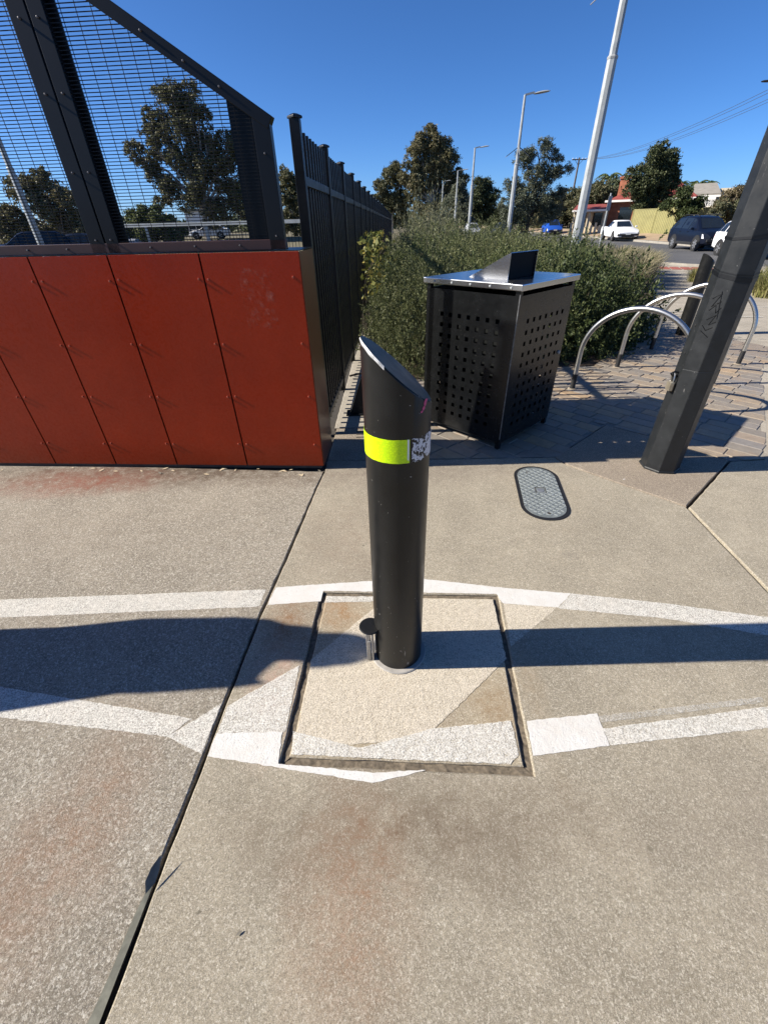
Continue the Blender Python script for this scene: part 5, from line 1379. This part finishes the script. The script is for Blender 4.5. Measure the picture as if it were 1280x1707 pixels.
stuff(mb.build('infill', 'meshblack', gr_))

# ------------------------------------------------------------------ the person whose shadow crosses the pavement (stands just left of view)
ps = thing('person', 'person in dark clothes standing on the left slab, hands tucked in a long coat', 'person', (-2.73, 1.15, 0), R(0))
J_ = {'pel': (0, 0, .95, .13, .15), 'ab': (0, 0, 1.10, .11, .14), 'ch': (0.01, 0, 1.30, .115, .165), 'nk0': (0, 0, 1.44, .07, .09), 'nk': (.01, 0, 1.50, .05, .05), 'hd': (.025, 0, 1.60, .085, .075), 'tp': (.02, 0, 1.67, .07, .065)}
for s_, nm in ((1, 'L'), (-1, 'R')):
    J_.update({'sh' + nm: (0, s_ * .12, 1.40, .05, .06), 'el' + nm: (-.02, s_ * .15, 1.12, .042, .042), 'wr' + nm: (.06, s_ * .13, .93, .028, .03), 'pm' + nm: (.085, s_ * .12, .86, .018, .036),
               'hp' + nm: (0, s_ * .09, .88, .09, .085), 'kn' + nm: (.02, s_ * .10, .49, .058, .058), 'an' + nm: (0, s_ * .105, .09, .042, .042), 'to' + nm: (.14, s_ * .12, .035, .03, .042)})
E_ = [('pel', 'ab'), ('ab', 'ch'), ('ch', 'nk0'), ('nk0', 'nk'), ('nk', 'hd'), ('hd', 'tp')]
for nm in 'LR': E_ += [('ch', 'sh' + nm), ('sh' + nm, 'el' + nm), ('el' + nm, 'wr' + nm), ('wr' + nm, 'pm' + nm), ('pel', 'hp' + nm), ('hp' + nm, 'kn' + nm), ('kn' + nm, 'an' + nm), ('an' + nm, 'to' + nm)]
for s_, nm in ((1, 'L'), (-1, 'R')):
    for q, (dx, dz, dy) in enumerate(((.03, -.085, -.02), (.012, -.095, -.007), (-.006, -.092, .007), (-.022, -.078, .018), (.045, -.035, -.03))):
        a = 'f%d%s' % (q, nm); b = 'g%d%s' % (q, nm); px, py, pz = J_['pm' + nm][:3]
        J_[a] = (px + dx * .8, py - s_ * dy * .4, pz + dz * .45, .009, .009); J_[b] = (px + dx * .8 - .012, py - s_ * dy * .4 - s_ * .012, pz + dz, .007, .007); E_ += [('pm' + nm, a), (a, b)]
ks = list(J_); me = bpy.data.meshes.new('body'); me.from_pydata([J_[k][:3] for k in ks], [(ks.index(a), ks.index(b)) for a, b in E_], [])
bo = link('body', me, ps)
sk = bo.modifiers.new('skin', 'SKIN'); sk.use_smooth_shade = True
for i, k in enumerate(ks): me.skin_vertices[0].data[i].radius = J_[k][3:5]
me.skin_vertices[0].data[ks.index('pel')].use_root = True
sb = bo.modifiers.new('smooth', 'SUBSURF'); sb.levels = sb.render_levels = 2
m = NT('person clothes and skin'); sx = m.n('ShaderNodeSeparateXYZ'); m.l(m.obj(), sx.inputs[0])
c = m.ramp(m.math('DIVIDE', sx.outputs[2], 1.8), [(0, (.02, .02, .022)), (.055, (.03, .035, .06)), (.54, (.03, .035, .06)), (.545, (.05, .055, .07)), (.82, (.05, .055, .07)), (.825, (.42, .26, .19))])
for e in c.node.color_ramp.elements: pass
c.node.color_ramp.interpolation = 'CONSTANT'; m.col(c); m.set(rough=.8); me.materials.append(m.m)
mb = MB(); co_ = [(.46, .12, .20, -.06), (.74, .125, .208, -.05), (1.03, .13, .195, .0), (1.28, .125, .168, .03), (1.40, .10, .135, .045), (1.46, .075, .098, .048), (1.53, .07, .082, .05)]
vs = [(.03 + a * cos(q), y0_ + b * sin(q) * (1 + .03 * sin(7 * q + z * 9)), z) for z, a, b, y0_ in co_ for q in [2 * PI * j / 24 for j in range(24)]]
mb.add(vs, [(i * 24 + j, i * 24 + (j + 1) % 24, (i + 1) * 24 + (j + 1) % 24, (i + 1) * 24 + j) for i in range(6) for j in range(24)]); mb.build('coat', simple('dark wool coat', (.03, .032, .04), .9, 0, .2, 20), ps, smooth=70)
mb = MB(); vs = []
for i in range(9):
    th = PI * .62 * i / 8
    for j in range(20):
        a = 2 * PI * j / 20; rr_ = 1 + .03 * sin(5 * a) ; vs.append((.012 - .012 * i / 8 + .104 * sin(th) * cos(a) * rr_, .088 * sin(th) * sin(a) * rr_, 1.635 + .105 * cos(th)))
mb.add(vs, [(i * 20 + j, i * 20 + (j + 1) % 20, (i + 1) * 20 + (j + 1) % 20, (i + 1) * 20 + j) for i in range(8) for j in range(20)])
mb.build('hair', simple('dark hair', (.02, .014, .01), .6), ps, smooth=80)
for s_ in (-1, 1):
    MB().lathe([(.001, .0), (.009, .002), (.012, .010), (.008, .018), (.001, .02)], c=(.098, s_ * .03, 1.60), n=10, axis='X').build('eye', simple('eye', (.5, .48, .45), .3), bo, smooth=60)
    MB().box((.015, s_ * .083, 1.585), (.035, .018, .06)).build('ear', m.m, bo, bev=.008)
MB().add([(.105, -.016, 1.565), (.105, .016, 1.565), (.135, 0, 1.562), (.102, 0, 1.61)], [(0, 1, 2), (0, 2, 3), (1, 3, 2), (0, 3, 1)]).build('nose', m.m, bo)
MB().box((.103, 0, 1.535), (.012, .045, .010)).build('mouth', simple('lips', (.3, .12, .1), .5), bo, bev=.004)
